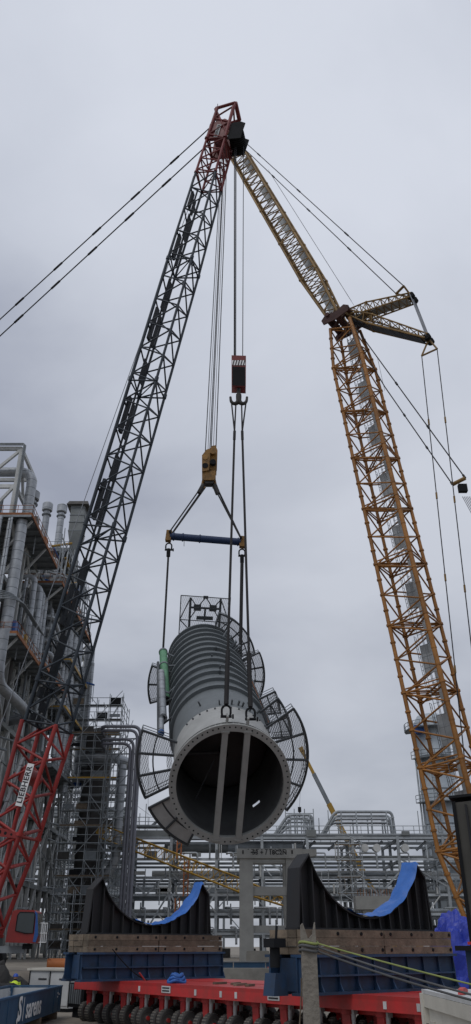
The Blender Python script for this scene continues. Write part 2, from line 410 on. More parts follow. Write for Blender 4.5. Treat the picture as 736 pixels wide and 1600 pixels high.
    bar('hoist_rope', at(300, 310, 51), at(131, 784, 55), .03, M_ropelt, T); bar('hoist_rope', at(131, 784, 55), P0-dn*4+Z*1.0, .03, M_ropelt, T)
    # superstructure
    b0 = V((P0.x-3.4, P0.y, TZ))
    MB().box(b0+V((-1.6, 0, 2.3)), (7.5, 3.0, 1.9)).obj('machine_house', M_red, T)
    MB().box(b0+V((-6.0, 0, 2.1)), (1.6, 4.2, 2.4)).obj('counterweight', M_navy, T)
    MB().tube(b0+V((0, 0, .5)), b0+V((0, 0, 1.4)), 1.6, 24).obj('slew_ring', M_black, T)
    MB().box(b0+V((0, 0, .65)), (3.0, 4.6, .7)).obj('car_body', M_navy, T)
    for s in (-1, 1):
        poly = [(3.7*(1 if abs(t) < math.pi/2 else -1)+.62*math.cos(t), .64+.62*math.sin(t)) for t in [-math.pi/2+math.pi*i/8 for i in range(9)]]
        poly = [(3.4+.62*math.cos(-math.pi/2+math.pi*i/8), .64+.62*math.sin(-math.pi/2+math.pi*i/8)) for i in range(9)] + [(-3.4+.62*math.cos(math.pi/2+math.pi*i/8), .64+.62*math.sin(math.pi/2+math.pi*i/8)) for i in range(9)]
        tr = MB().prism(poly, b0+V((0, s*2.7-.5, 0)), X, Z, Y_, 1.0).obj('crawler_track', M_black, T)
        for i in range(26): MB().box(b0+V((-3.5+i*.28, s*2.7, 1.29)), (.2, 1.06, .06)).obj('track_shoe', M_black, tr)
    # cab
    c0 = at(8, 1474, 49.6); w = 1.72; hh = 1.66
    prof = [(0, .05), (1.72, 0), (1.84, .42), (1.66, 1.55), (1.5, 1.66), (.42, 1.68), (.22, 1.62), (.05, .75)]
    cab = MB().prism([(p[0]*.93, p[1]) for p in prof], c0, X, Z, Y_, 1.5).obj('cab', M_red, T)
    win = [(.5, .62), (1.05, .5), (1.5, .5), (1.5, 1.45), (1.42, 1.53), (.62, 1.55), (.52, 1.4)]
    MB().prism(win, c0-Y_*.022, X, Z, Y_, .02).obj('window', M_glass, cab)
    k = len(win)
    fr = MB(); pp = [c0-Y_*.03+X*p[0]+Z*p[1] for p in win]; fr.path(pp, .03, 6, closed=True); fr.obj('window_seal', M_black, cab)
    MB().prism([(1.54, .08), (1.70, .05), (1.80, .42), (1.63, 1.5), (1.5, 1.6), (1.46, 1.6), (1.56, 1.3), (1.58, .5)], c0-Y_*.03, X, Z, Y_, .03).obj('corner_pillar', M_bluept, cab)
    MB().prism([(1.735, .42), (1.755, .42), (1.60, 1.5), (1.58, 1.5)], c0+Y_*.06, X, Z, Y_, 1.38).obj('windscreen', M_glass, cab)
    MB().box(c0+V((1.15, .5, -.15)), (.45, .5, .26)).obj('cab_mount', M_black, T)
    MB().box(c0+V((-1.2, .75, -.3)), (4.4, .35, .35)).obj('cab_support', M_gald, T)
    g = MB()
    for i in range(5):
        g.tube(c0+V((1.85, .1+i*.3, .05)), c0+V((1.85, .1+i*.3, 1.0)), .018, 5)
        g.tube(c0+V((1.85+.1*i, .1, .05)), c0+V((1.85+.1*i, .1, 1.0)), .018, 5)
    for z in (.05, .5, 1.0): g.tube(c0+V((1.85, .1, z)), c0+V((1.85, 1.3, z)), .02, 5).tube(c0+V((1.85, .1, z)), c0+V((2.25, .1, z)), .02, 5)
    g.obj('cab_guard_rail', M_white, T)
    # falls to the hook block
    bt = at(371, 560, 50.0)
    for x0, x1 in ((366.2, 365.8), (367.6, 367.0), (380.5, 379.2), (369, 368.4)):
        bar('hoist_rope', at(x0, 228, 49.9), at(x1, 562, 50.0), .035, M_rope, T)
    return T
red_crane()

def hook_mb(c, R, r, ax, flip=1):
    """one J of a ramshorn hook"""
    pts = [c + ax*(flip*R*(1-math.cos(t))) + Z*(-R*math.sin(t)*1.05) for t in [math.pi*1.12*i/12 for i in range(13)]]
    return pts
def red_block():
    Yb = 50.0; c = at(371.5, 600, Yb); T = thing('hook_block', 'red hook block with striped band and black double hook, below the right-hand ropes', 'hook block', at(372, 634, Yb))
    p = lambda x, y: at(x, y, Yb)
    top, bot = p(371, 561), p(373, 609); h = top.z-bot.z; w = 1.05
    for s in (-1, 1):
        MB().prism([(-w*.55, .05), (w*.55, 0), (w*.58, h), (-w*.56, h+.05)], V((bot.x, Yb+s*.42, bot.z)), X, Z, Y_, .07).obj('cheek_plate', M_dred if s < 0 else M_dred, T)
    MB().prism([(-w*.5, .1), (w*.5, .05), (w*.5, h*.62), (-w*.5, h*.64)], V((bot.x, Yb-.44, bot.z)), X, Z, Y_, .02).obj('dark_face', M_black, T)
    bd = MB().box(V((bot.x, Yb-.44, bot.z+h*.76)), (w*1.04, .03, h*.16)).obj('warning_band', M_white, T)
    for i in range(5):
        a = -w*.5+i*.22
        MB().prism([(a, -h*.08), (a+.09, -h*.08), (a+.2, h*.08), (a+.11, h*.08)], V((bot.x, Yb-.475, bot.z+h*.76)), X, Z, Y_, .015).obj('stripe', M_text, bd)
    for i in range(4): MB().tube(V((bot.x, Yb-.3+i*.18, bot.z+h*.4)), V((bot.x, Yb-.2+i*.18, bot.z+h*.4)), .55, 18).obj('sheave', M_black, T)
    MB().tube(V((bot.x, Yb, bot.z-.55)), V((bot.x, Yb, bot.z+.1)), .16, 10).obj('shank', M_hook, T)
    k = V((bot.x, Yb, bot.z-.62)); f = 1.08
    for s in (-1, 1):
        MB().path([k+Z*.1, k-Z*.12+X*(s*.02)] + [k+X*(s*f*(.3-.3*math.cos(t)))+Z*(-.35-f*.4*math.sin(t)) for t in [.25+2.7*i/10 for i in range(11)]] + [k+X*(s*f*.62)+Z*-.12], .23, 10, r1=.1).obj('hook', M_hook, T)
    return bot
RB = red_block()

# ------------------------------------------------------------------ vessel
NP = V((-.32, 49.0, 11.55)); FP = V((-3.5, 77.8, 29.8)); VA = (FP-NP).normalized()
VU = (Z - VA*VA.z).normalized(); VR = VU.cross(VA) if VU.cross(VA).x > 0 else VA.cross(VU)
def vp(s, ang, r):
    a = math.radians(ang); return NP + VA*s + VU*(r*math.cos(a)) + VR*(r*math.sin(a))
def vessel():
    T = thing('process_vessel', 'huge grey ribbed steel column vessel hanging tilted, open skirt end towards viewer', 'vessel', NP-VU*3.7)
    n = 72
    # skirt (with a manhole left out), thick plate
    prof = [(.3+.45*i, 3.36) for i in range(11)]; skirt = MB()
    hk = {27, 28}; sk = lambda i, k: k in hk and i in (6,)
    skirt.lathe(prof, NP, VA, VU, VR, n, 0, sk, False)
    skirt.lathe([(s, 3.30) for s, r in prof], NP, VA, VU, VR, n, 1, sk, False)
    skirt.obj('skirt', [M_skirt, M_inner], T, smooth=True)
    # base flange
    fl = MB().lathe([(0, 3.72), (.22, 3.72), (.22, 3.36), (.3, 3.36), (.3, 3.28), (0.0, 3.28)], NP, VA, VU, VR, n, closed=True).obj('base_flange', M_flange, T)
    h = MB()
    for k in range(64):
        a = 360*k/64+2
        h.lathe([(-.004, .001), (-.004, .055)], vp(0, a, 3.54), VA, VU, VR, 8)
    h.obj('bolt_holes', M_black, fl, kind='stuff')
    for k in range(60):
        a = 360*k/60
        if 100 < a < 260: continue
        bar('anchor_chair', vp(.22, a, 3.55), vp(.62, a, 3.45), .06, M_skirt, T, h=.34, up=VU if abs(math.cos(math.radians(a))) > .5 else VR)
    MB().lathe([(.62, 3.36), (.62, 3.66), (.67, 3.66), (.67, 3.36)], NP, VA, VU, VR, n).obj('compression_ring', M_skirt, T)
    # shell in courses
    sh = MB().lathe([(4.8, 3.365), (8.2, 3.365), (32.2, 3.33)], NP, VA, VU, VR, n)
    sh.obj('shell', M_shell, T, smooth=True)
    MB().lathe([(32.2+1.6*math.sin(t), 3.33*math.cos(t)+.001) for t in [math.pi/2*i/8 for i in range(9)]], NP, VA, VU, VR, n).obj('top_head', M_shell, T, smooth=True)
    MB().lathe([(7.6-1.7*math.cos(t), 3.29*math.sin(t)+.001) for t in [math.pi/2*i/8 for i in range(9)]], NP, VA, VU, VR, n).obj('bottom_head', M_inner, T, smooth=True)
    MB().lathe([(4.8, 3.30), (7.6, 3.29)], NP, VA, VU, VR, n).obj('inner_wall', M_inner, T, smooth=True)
    MB().tube(vp(4.9, 0, .02), vp(6.4, 0, .02), .28, 18).obj('bottom_nozzle', M_black, T)
    MB().tube(vp(4.6, -88, 3.25), vp(5.2, -80, .35), .12, 10).obj('inner_pipe', M_dstl, T)
    bar('inner_rod', vp(3.0, -140, 2.9), vp(3.0, -60, .9), .03, M_dstl, T)
    for i in range(12):
        s = 9.2+i*2.0
        MB().lathe([(s-.16, 3.33), (s-.16, 3.62), (s+.16, 3.62), (s+.16, 3.33)], NP, VA, VU, VR, n).obj('stiffener_ring', M_ring, T)
    # two upright stiffening struts across the open end
    for xa, xb in ((352, 337), (387, 372)):
        a = at(xa, 1142, 0); 
        def hit(x, y):
            r = at(x, y, 1.0)-V((0, 0, CH)); o = V((0, 0, CH)); t = (NP+VA*.12-o).dot(VA)/r.dot(VA); return o+r*t
        p, q = hit(xa, 1142), hit(xb, 1313)
        bar('strut', p, q, .36, M_flange, T, h=.3, up=-VA)
        for e, s in ((p, 1), (q, -1)): MB().box(e+(q-p).normalized()*(s*.05), (.5, .1, .36), (VR, VU, VA)).obj('strut_foot', M_flange, T)
    # small lugs and clips
    for s, a in [(5.3, 6), (5.4, 14), (5.4, 19), (5.2, -8), (7.0, 30), (6.2, -30), (13, 2), (14.5, 4), (18, -3), (21, 6), (17, 22), (5.2, 28), (6.1, 41)]:
        bar('clip', vp(s, a, 3.3), vp(s, a, 3.68), .09, M_dstl, T, h=.26, up=VA)
    for k in range(13): bar('skirt_nut', vp(4.4, -50+k*9, 3.3), vp(4.4, -50+k*9, 3.45), .06, M_dstl, T)
    # platforms
    def plat(s, a0, a1, ri, ro, gm=M_mesh, rails=True, nb=None, hole=None, lab=None):
        da = a1-a0; ns = max(4, int(da/4))
        g = MB(); pr = [(s, ri), (s, ro)]
        A0, A1 = math.radians(a0), math.radians(a1)
        nr = 6
        for i in range(ns):
            for j in range(nr):
                if hole and (hole[0] <= (i+.5)/ns <= hole[1]) and (hole[2] <= (j+.5)/nr <= hole[3]): continue
                p = [vp(s, a0+da*(i+u)/ns, ri+(ro-ri)*(j+v)/nr) for u, v in ((0, 0), (1, 0), (1, 1), (0, 1))]
                g.add(p, [(0, 1, 2, 3)])
        P = g.obj('platform', gm, T, label=lab)
        for rr, hh in ((ro, .1), (ri+.55*(ro-ri), .06)):
            f = MB().path([vp(s, a0+da*i/ns, rr) for i in range(ns+1)], hh*.9, 6); f.obj('curved_beam', M_dstl, P)
        nb = nb or max(2, round(da/18)+1)
        for i in range(nb):
            a = a0+da*i/(nb-1); bar('bracket_beam', vp(s-.02, a, 3.35), vp(s-.02, a, ro+.05), .13, M_dstl, P, h=.16, up=VA)
        if rails:
            r = MB()
            for hh in (.55, 1.1): r.path([vp(s+hh, a0+da*i/ns, ro) for i in range(ns+1)], .03, 5)
            for i in range(nb*2-1):
                a = a0+da*i/(nb*2-2); r.tube(vp(s, a, ro), vp(s+1.1, a, ro), .03, 5)
            for a in (a0, a1):
                for hh in (.55, 1.1): r.tube(vp(s+hh, a, ri+.4), vp(s+hh, a, ro), .03, 5)
            r.obj('handrail', M_gald, P)
    plat(4.4, 52, 128, 3.45, 5.6)
    plat(7.4, 50, 84, 3.45, 5.0)
    plat(4.2, -118, -72, 3.45, 5.75, hole=(.38, .68, .2, .72))
    plat(2.6, -156, -119, 3.5, 5.5, gm=M_offw, rails=False, nb=3)
    plat(21.5, -108, -72, 3.4, 5.35)
    plat(24.5, 62, 108, 3.4, 5.3)
    plat(30.0, 14, 78, 3.4, 5.1)
    plat(12.3, 62, 82, 3.4, 4.95, rails=True, nb=2)
    # ladder and pipe run on the right flank
    lad = MB()
    for o in (-3, 3): lad.tube(vp(8.5, 74+o, 3.75), vp(30, 66+o, 3.75), .035, 5)
    for i in range(50): lad.tube(vp(8.6+i*.43, 71-i*.16, 3.75), vp(8.6+i*.43, 77-i*.16, 3.75), .02, 4)
    lad.obj('ladder', M_gald, T)
    MB().path([vp(10, 84, 3.8), vp(22, 80, 3.8)], .09, 8).obj('orange_pipe', M_orange, T)
    for s, a in ((26.5, 32), (25.5, 38), (24.8, 44), (27.6, 26)):
        bar('ladder_bracket', vp(s, a, 3.4), vp(s, a, 4.2), .1, M_gald, T, h=.5, up=VA)
    for i in range(12):
        a = 36+i*2.4; bar('nozzle_stub', vp(25.2-.25*i, a, 3.4), vp(25.2-.25*i, a, 4.0+.2*(i % 3)), .05, M_dstl, T)
    # frame at the far end
    s = 33.2; F = part_empty('top_lifting_frame', vp(s, 0, 3.4), T)
    q = lambda x, y: NP+VA*s+VU*y+VR*x
    for x in (-2.55, 2.55): bar('frame_post', q(x, 1.6), q(x, 6.1), .05, M_dstl, F)
    for x in (-1.55, 1.55): bar('frame_post', q(x, 2.4), q(x, 5.9), .12, M_dstl, F)
    for y in (3.6, 6.1): bar('frame_rail', q(-2.55, y), q(2.55, y-.15), .05, M_dstl, F)
    bar('frame_beam', q(-1.55, 4.9), q(1.55, 4.85), .12, M_dstl, F)
    for a, b in (((-2.55, 3.6), (-1.55, 5.9)), ((2.55, 3.5), (1.55, 5.9)), ((-1.55, 5.9), (-.8, 4.9)), ((1.55, 5.8), (.8, 4.9)), ((-.8, 4.9), (0, 6.0)), ((.8, 4.9), (0, 6.0)), ((-.8, 4.9), (-1.55, 3.7)), ((.8, 4.9), (1.55, 3.7)), ((-2.55, 3.6), (-1.55, 2.6)), ((2.55, 3.6), (1.55, 2.6))):
        bar('frame_brace', q(*a), q(*b), .055, M_dstl, F)
    for x in (-.8, .8): MB().box(q(x, 4.9), (.75, .65, .2), (VR, VU, VA)).obj('gusset', M_dstl, F)
    MB().box(q(0, 6.0), (.5, .3, .15), (VR, VU, VA)).obj('gusset', M_dstl, F)
    MB().box(q(0, 3.85), (1.7, .35, .3), (VR, VU, VA)).obj('top_nozzle_cover', M_dstl, F)
    bar('nozzle_post', q(0, 3.6), q(0, 4.8), .1, M_dstl, F)
    MB().add([q(-2.55, 1.7), q(2.55, 1.7), q(2.55, 5.95), q(-2.55, 6.1)], [(0, 1, 2, 3)]).obj('mesh_screen', M_mesh2, F)
    # green lifting link and clad pipes on the left flank
    g0, g1 = at(255, 1018, 69.0), at(259, 1094, 61.5)
    gl = MB().tube(g0, g1, .36, 16).obj('lifting_link', M_green, T, label='green tubular link strapped along the left flank')
    MB().tube(g1, g1+(g1-g0).normalized()*.25, .38, 16).obj('link_end', M_black, gl)
    for t in (.02, .33, .93):
        p = g0.lerp(g1, t); dd = (g1-g0).normalized()
        MB().tube(p-dd*.12, p+dd*.12, .42, 14).obj('strap_collar', M_gald, gl)
        s = (p-NP).dot(VA); bar('strap_arm', p, vp(s, -62, 3.3), .09, M_gald, gl)
    p0, p1 = at(252, 1050, 64.0), at(255, 1120, 57.0)
    MB().tube(p0, p1, .27, 14).obj('side_pipe', M_alu, T)
    n0 = at(255, 1121, 57.0)
    MB().lathe([(0, .32), (0, .17), (.5, .17)], n0-VA*.1, VA, VU, VR, 18).obj('pipe_flange', M_alu, T)
    MB().lathe([(.05, .17), (.05, .001)], n0-VA*.1, VA, VU, VR, 18).obj('pipe_bore', M_black, T)
    MB().tube(at(252, 1122, 57.0), at(252, 1143, 55.5), .2, 12).obj('side_pipe', M_alu, T)
    MB().tube(at(252, 1143, 55.5), at(252.2, 1147, 55.3), .22, 12).obj('pipe_cap', M_bluept, T)
    bar('side_rail', at(247, 1035, 66.0), at(248, 1150, 55.3), .12, M_dstl, T)
    for y in (1030, 1080, 1100, 1135):
        Yq = 69.0-(y-1018)/76*7.5; p = at(250, y, Yq); s = (p-NP).dot(VA); bar('side_bracket', p, vp(s, -75, 3.3), .08, M_dstl, T)
    # tailing lugs
    for x in (352, 387):
        p = vp(.5, math.degrees(math.atan2((x-362)*.0388, 3.55)), 3.4)
        bar('tailing_lug', p, p+VU*.75, .12, M_flange, T, h=.6, up=VA)
    return T
vessel()

# ------------------------------------------------------------------ rigging
def shackle(c, label, s=1.0):
    c = V(c); b = MB()
    b.path([c+X*(-.26*s), c+X*(-.3*s)+Z*(.25*s)]+[c+X*(-.3*s*math.cos(t))+Z*(.45*s+.3*s*math.sin(t)) for t in [math.pi*i/10 for i in range(11)]]+[c+X*(.3*s)+Z*(.25*s), c+X*(.26*s)], .075*s, 8)
    T = thing('shackle', label, 'shackle', c, 'lifting shackles')
    b.obj('bow', M_black, T); MB().tube(c-X*(.38*s), c+X*(.38*s), .1*s, 8).obj('pin', M_black, T); MB().tube(c+X*(.4*s), c+X*(.52*s), .16*s, 6).obj('nut', M_black, T)
def rigging():
    # tail slings from the red block to the flange
    for x, xm, lb, sd in ((352, 366.5, 'left', -1), (387, 378.5, 'right', 1)):
        p = vp(.5, math.degrees(math.atan2((x-362)*.0388, 3.55)), 4.05)
        shackle(p, 'black bow shackle on the %s of the two flange lugs above the open end' % lb, .9)
        m = at(xm, 675, 49.8); e = p+Z*.75
        T = thing('wire_sling', 'long dark wire sling from black hook to the %s shackle on the flange' % lb, 'sling', e, 'tail slings')
        bar('sling_leg', e, m, .085, M_sling, T); bar('sling_splice', e, e+(m-e).normalized()*3.6, .15, M_sling, T)
        for o in (.28, .62): bar('sling_eye', m, V((RB.x+sd*o-.05*sd, 50.0, RB.z-1.4)), .06, M_sling, T)
        bar('sling_ferrule', m-(m-e).normalized()*.8, m+(m-e).normalized()*.1, .11, M_sling, T)
    # yellow block
    Yb = 70.0; p = lambda x, y, dy=0: at(x, y, Yb+dy)
    T = thing('hook_block', 'worn yellow hook block above the blue spreader beam', 'hook block', p(326, 758))
    def plate(pts, dy, th, nm, m):
        b = MB(); q = [p(x, y) for x, y in pts]; o = p(328, 730)
        b.prism([(v.x-o.x, v.z-o.z) for v in q], o+Y_*dy, X, Z, Y_, th); return b.obj(nm, m, T)
    plate([(316, 717), (323, 708), (329, 706), (327, 740), (316, 742)], -.7, .12, 'cheek_plate', M_hookyel)
    plate([(326, 708), (331, 699), (337, 698), (340, 706), (339, 737), (328, 736)], -.3, .12, 'cheek_plate', M_hookyel)
    plate([(317, 716), (331, 700), (339, 706), (338, 738), (317, 742)], .5, .12, 'cheek_plate', M_hookyel)
    for i, (x, y) in enumerate(((321, 720), (321, 733), (333, 711), (333, 727))):
        q = p(x, y); MB().tube(q-Y_*.75, q+Y_*.55, .32, 16).obj('sheave', M_black if i % 2 else M_hookyel, T)
    plate([(316, 741), (337, 739), (337, 751), (334, 754), (319, 754), (316, 751)], -.55, 1.1, 'cross_head', M_hookyel)
    plate([(319, 752), (335, 752), (333, 758), (321, 758)], -.4, .8, 'hook_seat', M_hook)
    for x in (318, 335):
        q = p(x, 755); s = -1 if x < 327 else 1
        MB().path([p(x, 750), p(x+s*1.5, 757), p(x-s*1.2, 763)], .16, 8).obj('hook_arm', M_hookyel, T)
    # spreader beam
    a, b = p(266, 838), p(376.5, 847); SB = thing('spreader_beam', 'dark blue tubular spreader beam under the yellow hook block', 'spreader beam', (a+b)/2)
    MB().tube(a, b, .37, 18).obj('tube', M_beamblue, SB)
    d = (b-a).normalized()
    for t in (.05, .18, .42, .96): MB().tube(a.lerp(b, t)-d*.06, a.lerp(b, t)+d*.06, .44, 18).obj('collar', M_beamblue, SB)
    for e, s in ((a, -1), (b, 1)):
        MB().box(e+d*(s*.15), (.55, .6, 1.15), (d, Y_, d.cross(Y_))).obj('end_cap', M_hookyel, SB)
        MB().tube(e-Y_*.5+Z*.3, e+Y_*.5+Z*.3, .14, 10).obj('pin', M_black, SB)
    bar('tag_line', a.lerp(b, .2), a.lerp(b, .2)-Z*1.0, .025, M_sling, SB)
    # upper slings
    for (hx, ex_, lb) in ((318, a, 'left'), (335, b, 'right')):
        T = thing('wire_sling', 'short double wire sling from yellow block to %s end of spreader beam' % lb, 'sling', ex_, 'upper slings')
        h = p(hx, 760)
        for o, dy in ((-.12, -.3), (.22, .3), (.3, .35) if lb == 'right' else (.05, .35)):
            bar('sling_leg', ex_+Z*.35+X*(o*.5)+Y_*dy, h+X*o*.9+Y_*dy*.6, .075, M_sling, T)
        bar('sling_socket', h+Z*.2, h.lerp(ex_, .14), .27, M_hook, T)
    # lower hangers
    tl = at(255, 1014, 69.2); tr = at(375.5, 1028, 70.0)
    for e, q, lb in ((a+d*-.1, tl, 'left'), (b+d*.1, tr, 'right')):
        s0 = e-Z*1.55; shackle(s0, 'black bow shackle hanging under the %s end of the blue spreader beam' % lb, 1.0)
        s1 = s0-Z*.75
        T = thing('wire_sling', 'straight dark hanger rope from %s end of spreader down to vessel' % lb, 'sling', q, 'hanger ropes')
        bar('ring', s0+Z*.1, s1, .2, M_black, T); bar('sling_leg', s1, q, .1 if lb == 'left' else .17, M_sling, T)
rigging()

# ------------------------------------------------------------------ yellow crane (right)
def yellow_crane():
    H = at(352, 206, 70.0); PX = lambda x, y, Yq: at(x, y, Yq)
    dh = V((-.815, .58, 0)).normalized()
    K = V((11.33, 61.1, 60.0)); B = V((16.5, 57.4, 3.2))
    T = thing('lattice_boom_crane', 'tall ochre yellow lattice crane with luffing jib and rear struts on the right', 'crane', (B.x, B.y, TZ))
    A, ex, ey = boom_axes(B, K, (dh.x, dh.y)); Wd, Dp = 3.0, 3.15
    L = (K-B).length; n = 10; tops = K-A*1.0
    for j in range(n):
        a, b = B.lerp(tops, j/n), B.lerp(tops, (j+1)/n)
        w0 = Wd if j else 2.2; w1 = Wd if j < n-1 else 2.3; d0 = Dp if j else 1.2; d1 = Dp if j < n-1 else 2.3
        rcn = (.15, .19, .15, .15)
        sec, cn = lattice(T, a, b, ex, ey, w0, d0, w1, d1, 2, .16, .07, M_yel, rcn=(.16, .2, .16, .15), k=.5, frame=True)
        for t in (.03, .97):
            bar('cross_tie', cn(0, t), cn(2, t), .075, M_yel, sec); bar('cross_tie', cn(1, t), cn(3, t), .075, M_yel, sec)
        for i in range(4): bar('cross_tie', cn(i, .06), cn(i+1, .06), .06, M_yel, sec)
        for t in (.25, .5, .75):                           # pin lugs on the chords
            for i in range(4): bar('chord_lug', cn(i, t-.012), cn(i, t+.012), .225, M_yel, sec)
        # walkway inside, along the far rear chord, with wider landings
        wk = [a.lerp(b, t) - ey*(d0*.28) - ex*.2 for t in (0, 1)]
        bar('walkway', wk[0], wk[1], .62, M_grate, T, h=.07, up=ex)
        bar('landing', wk[0].lerp(wk[1], .28)+ey*.55, wk[0].lerp(wk[1], .56)+ey*.55, 1.0, M_grate, T, h=.1, up=ex)
        bar('landing', wk[0].lerp(wk[1], .34)-ex*.1+ey*.4, wk[0].lerp(wk[1], .7)-ex*.1+ey*.4, 1.25, M_grate, T, h=.1, up=ex)
        r = MB()
        for o in (-1, 1):
            for hh in (.5, 1.0): r.tube(wk[0]+ex*(.45*o)+ey*hh*.8, wk[1]+ex*(.45*o)+ey*hh*.8, .025, 5)
            for t in [i/6 for i in range(7)]: q = wk[0].lerp(wk[1], t)+ex*(.45*o); r.tube(q, q+ey*.8, .022, 5)
        r.obj('walkway_rail', M_gald, T)
        r = MB(); e0, e1 = cn(3, .05)+ey*-.5, cn(3, .95)+ey*-.5      # ladder rungs on the far front chord
        for o in (-.2, .2): r.tube(e0+ex*o+ey*-.3, e1+ex*o+ey*-.3, .025, 5)
        for t in [i/14 for i in range(15)]: q = e0.lerp(e1, t)+ey*-.3; r.tube(q-ex*.2, q+ex*.2, .02, 4)
        r.obj('ladder', M_gald, T)
    # knee
    M_knee = mat('knee_oxide', (.06, .024, .02), .75, var=.6)
    MB().box(K-A*.1, (2.9, .5, .7), (ex, ey, A)).obj('knee_head', M_knee, T)
    for q in (-1.2, 1.2): bar('knee_tie', K+ey*q-ex*1.5+A*.2, K+ey*q+ex*1.5+A*.2, .2, M_knee, T)
    for q in (-.75, .75): bar('knee_tie', K+ey*1.3+ex*q-A*.9, K-ey*1.3+ex*q+A*.6, .16, M_knee, T)
    for s in (-1, 1):
        MB().prism([(-1.3, -.35), (.2, -.6), (1.6, -.45), (1.75, .2), (1.2, .7), (-.1, .45), (-1.0, .75), (-1.5, .3)], K+ex*(s*1.5), ey, A, ex, .12).obj('knee_plate', M_knee, T)
    bar('knee_pin', K-ex*1.8+ey*.9+A*.5, K+ex*1.8+ey*.9+A*.5, .24, M_knee, T)
    for i in range(4): MB().tube(K-ey*.8+A*.75+ex*(-.8+i*.5), K-ey*.8+A*.75+ex*(-.65+i*.5), .5, 14).obj('sheave', M_black, T)
    # jib
    J0 = K+ey*.6+A*.6; A2, ex2, ey2 = boom_axes(J0, H, (dh.x, dh.y))
    n = 6
    for j in range(n):
        a, b = J0.lerp(H, j/n), J0.lerp(H, (j+1)/n)
        w0 = 1.9 if j == 0 else 2.4; w1 = 2.4 if j < n-1 else 1.4; d0 = 1.2 if j == 0 else 2.1; d1 = 2.1 if j < n-1 else 1.2
        sec, cn = lattice(T, a, b, ex2, ey2, w0, d0, w1, d1, 5, .12, .06, M_jib, 'jib_section', k=.5, rcn=(.12, .14, .12, .12))
        q0, q1 = a-ey2*(d0*.40), b-ey2*(d1*.40)
        bar('walkway', q0.lerp(q1, .02), q0.lerp(q1, .98), 1.05, M_grate, T, h=.07, up=ey2)
        bar('walkway_side', q0.lerp(q1, .12)+ey2*.35+ex2*.75, q0.lerp(q1, .66)+ey2*.35+ex2*.75, .06, M_grate, T, h=.75, up=ey2)
    MB().box(H, (1.7, 1.3, 1.6), (ex2, ey2, A2)).obj('jib_head', M_black, T)
    for i in range(5): MB().tube(H+ey2*.6+ex2*(-.7+i*.3), H+ey2*.6+ex2*(-.55+i*.3), .75, 16).obj('sheave', M_black, T)
    # rear struts
    def strut(e, w, tag_, dark):
        r0 = K-ey*.9+A*.4; m = r0.lerp(e, .3); As, exs, eys = boom_axes(r0, e, (-dh.x, -dh.y)) if abs((e-r0).normalized().z) < .2 else boom_axes(r0, e, (-dh.x, -dh.y))
        eys = exs.cross(As).normalized()
        lattice(T, r0, m, exs, eys, 1.6, .5, 1.5, w, 3, .085, .045, M_jib, tag_, k=.5)
        lattice(T, m, e, exs, eys, 1.5, w, 1.2, .45, 6, .085, .045, M_jib, tag_, k=.5)
        dn = eys if eys.z < 0 else -eys
        bar('strut_walkway', r0.lerp(e, .08)+dn*(w*.45), r0.lerp(e, .95)+dn*(w*.2), 1.0, M_navy2 if dark else M_grate, T, h=.3 if dark else .08, up=eys)
        for s in (-1, 1): MB().tube(e+exs*(s*.4)-exs*.2, e+exs*(s*.4)+exs*.2, .35, 12).obj('sheave', M_black, T)
        return e, exs
    e1, x1 = strut(at(645, 466, 56.6), 1.15, 'upper_strut', False)
    e2, x2 = strut(at(670, 530, 56.0), 1.05, 'lower_strut', True)
    for i in range(9):
        o = x1*(-.8+i*.2); bar('reeving_rope', e1+o, e2+o, .028, M_ropelt, T)
    # jib pendants
    g0, g1 = at(619, 459, 57.2), at(631, 447, 55.8)
    bar('equaliser', g0, g1, .13, M_jib, T); bar('equaliser_link', g0, e1, .1, M_jib, T); bar('equaliser_link', g1, e1, .1, M_jib, T)
    for q, hx, hy, o in ((g0, 404, 249, None), (g1, 383, 195, None)):
        e = on_line(J0, H, 246)-ey2*1.05+ex2*1.0 if hx > 400 else H-ey2*.6+A2*.5+ex2*.7
        for i in range(4):
            a, b = q.lerp(e, i/4), q.lerp(e, (i+1)/4)
            bar('pendant_rope', a, b, .05, M_rope, T); bar('pendant_socket', b.lerp(a, .05), b.lerp(a, -.02 if i < 3 else 0), .09, M_rope, T)
    # pendants from the lower strut down to the crane
    h0, h1 = at(659, 556, 56.4), at(683, 545, 55.2)
    for q, x1_, y1_ in ((h0, 704, 980), (h1, 736, 1005)):
        bar('equaliser_link', e2, q, .09, M_jib, T)
        dvec = at(x1_, y1_, q.y+.6)-q; e = q+dvec*2.25
        n = 8
        for i in range(n):
            a, b = q.lerp(e, i/n), q.lerp(e, (i+1)/n); bar('pendant_rope', a, b, .045, M_rope, T)
            bar('pendant_socket', b-(b-a).normalized()*.3, b+(b-a).normalized()*.3, .085, M_jib, T)
    bar('equaliser', h0, h1, .09, M_jib, T)
    # boom backstays to the derrick head
    c0, c1 = at(707, 757, 56.0), at(727, 747, 55.2); tip = at(775, 860, 54.0)
    for q, sx, sy in ((c0, 601, 604), (c1, 577, 541)):
        e = at(sx, sy, 60.2)
        for i in range(3):
            a, b = e.lerp(q, i/3), e.lerp(q, (i+1)/3); bar('pendant_rope', a, b, .055, M_rope, T); bar('pendant_socket', b.lerp(a, .06), b, .1, M_rope, T)
        st = K - A*(4 if sx > 590 else 1.5) - ey*1.2; bar('pendant_rope', e, st, .055, M_rope, T)
    bar('equaliser', c0, c1, .17, M_jib, T)
    cm = c0.lerp(c1, .5); q = cm.lerp(tip, .22); MB().box(cm.lerp(q, .5), (.7, .4, .7)).obj('equaliser_sheaves', M_black, T)
    for i in range(6): bar('reeving_rope', q+X*(-.35+i*.14)-Z*.1, tip+X*(-.35+i*.14), .03, M_ropelt, T)
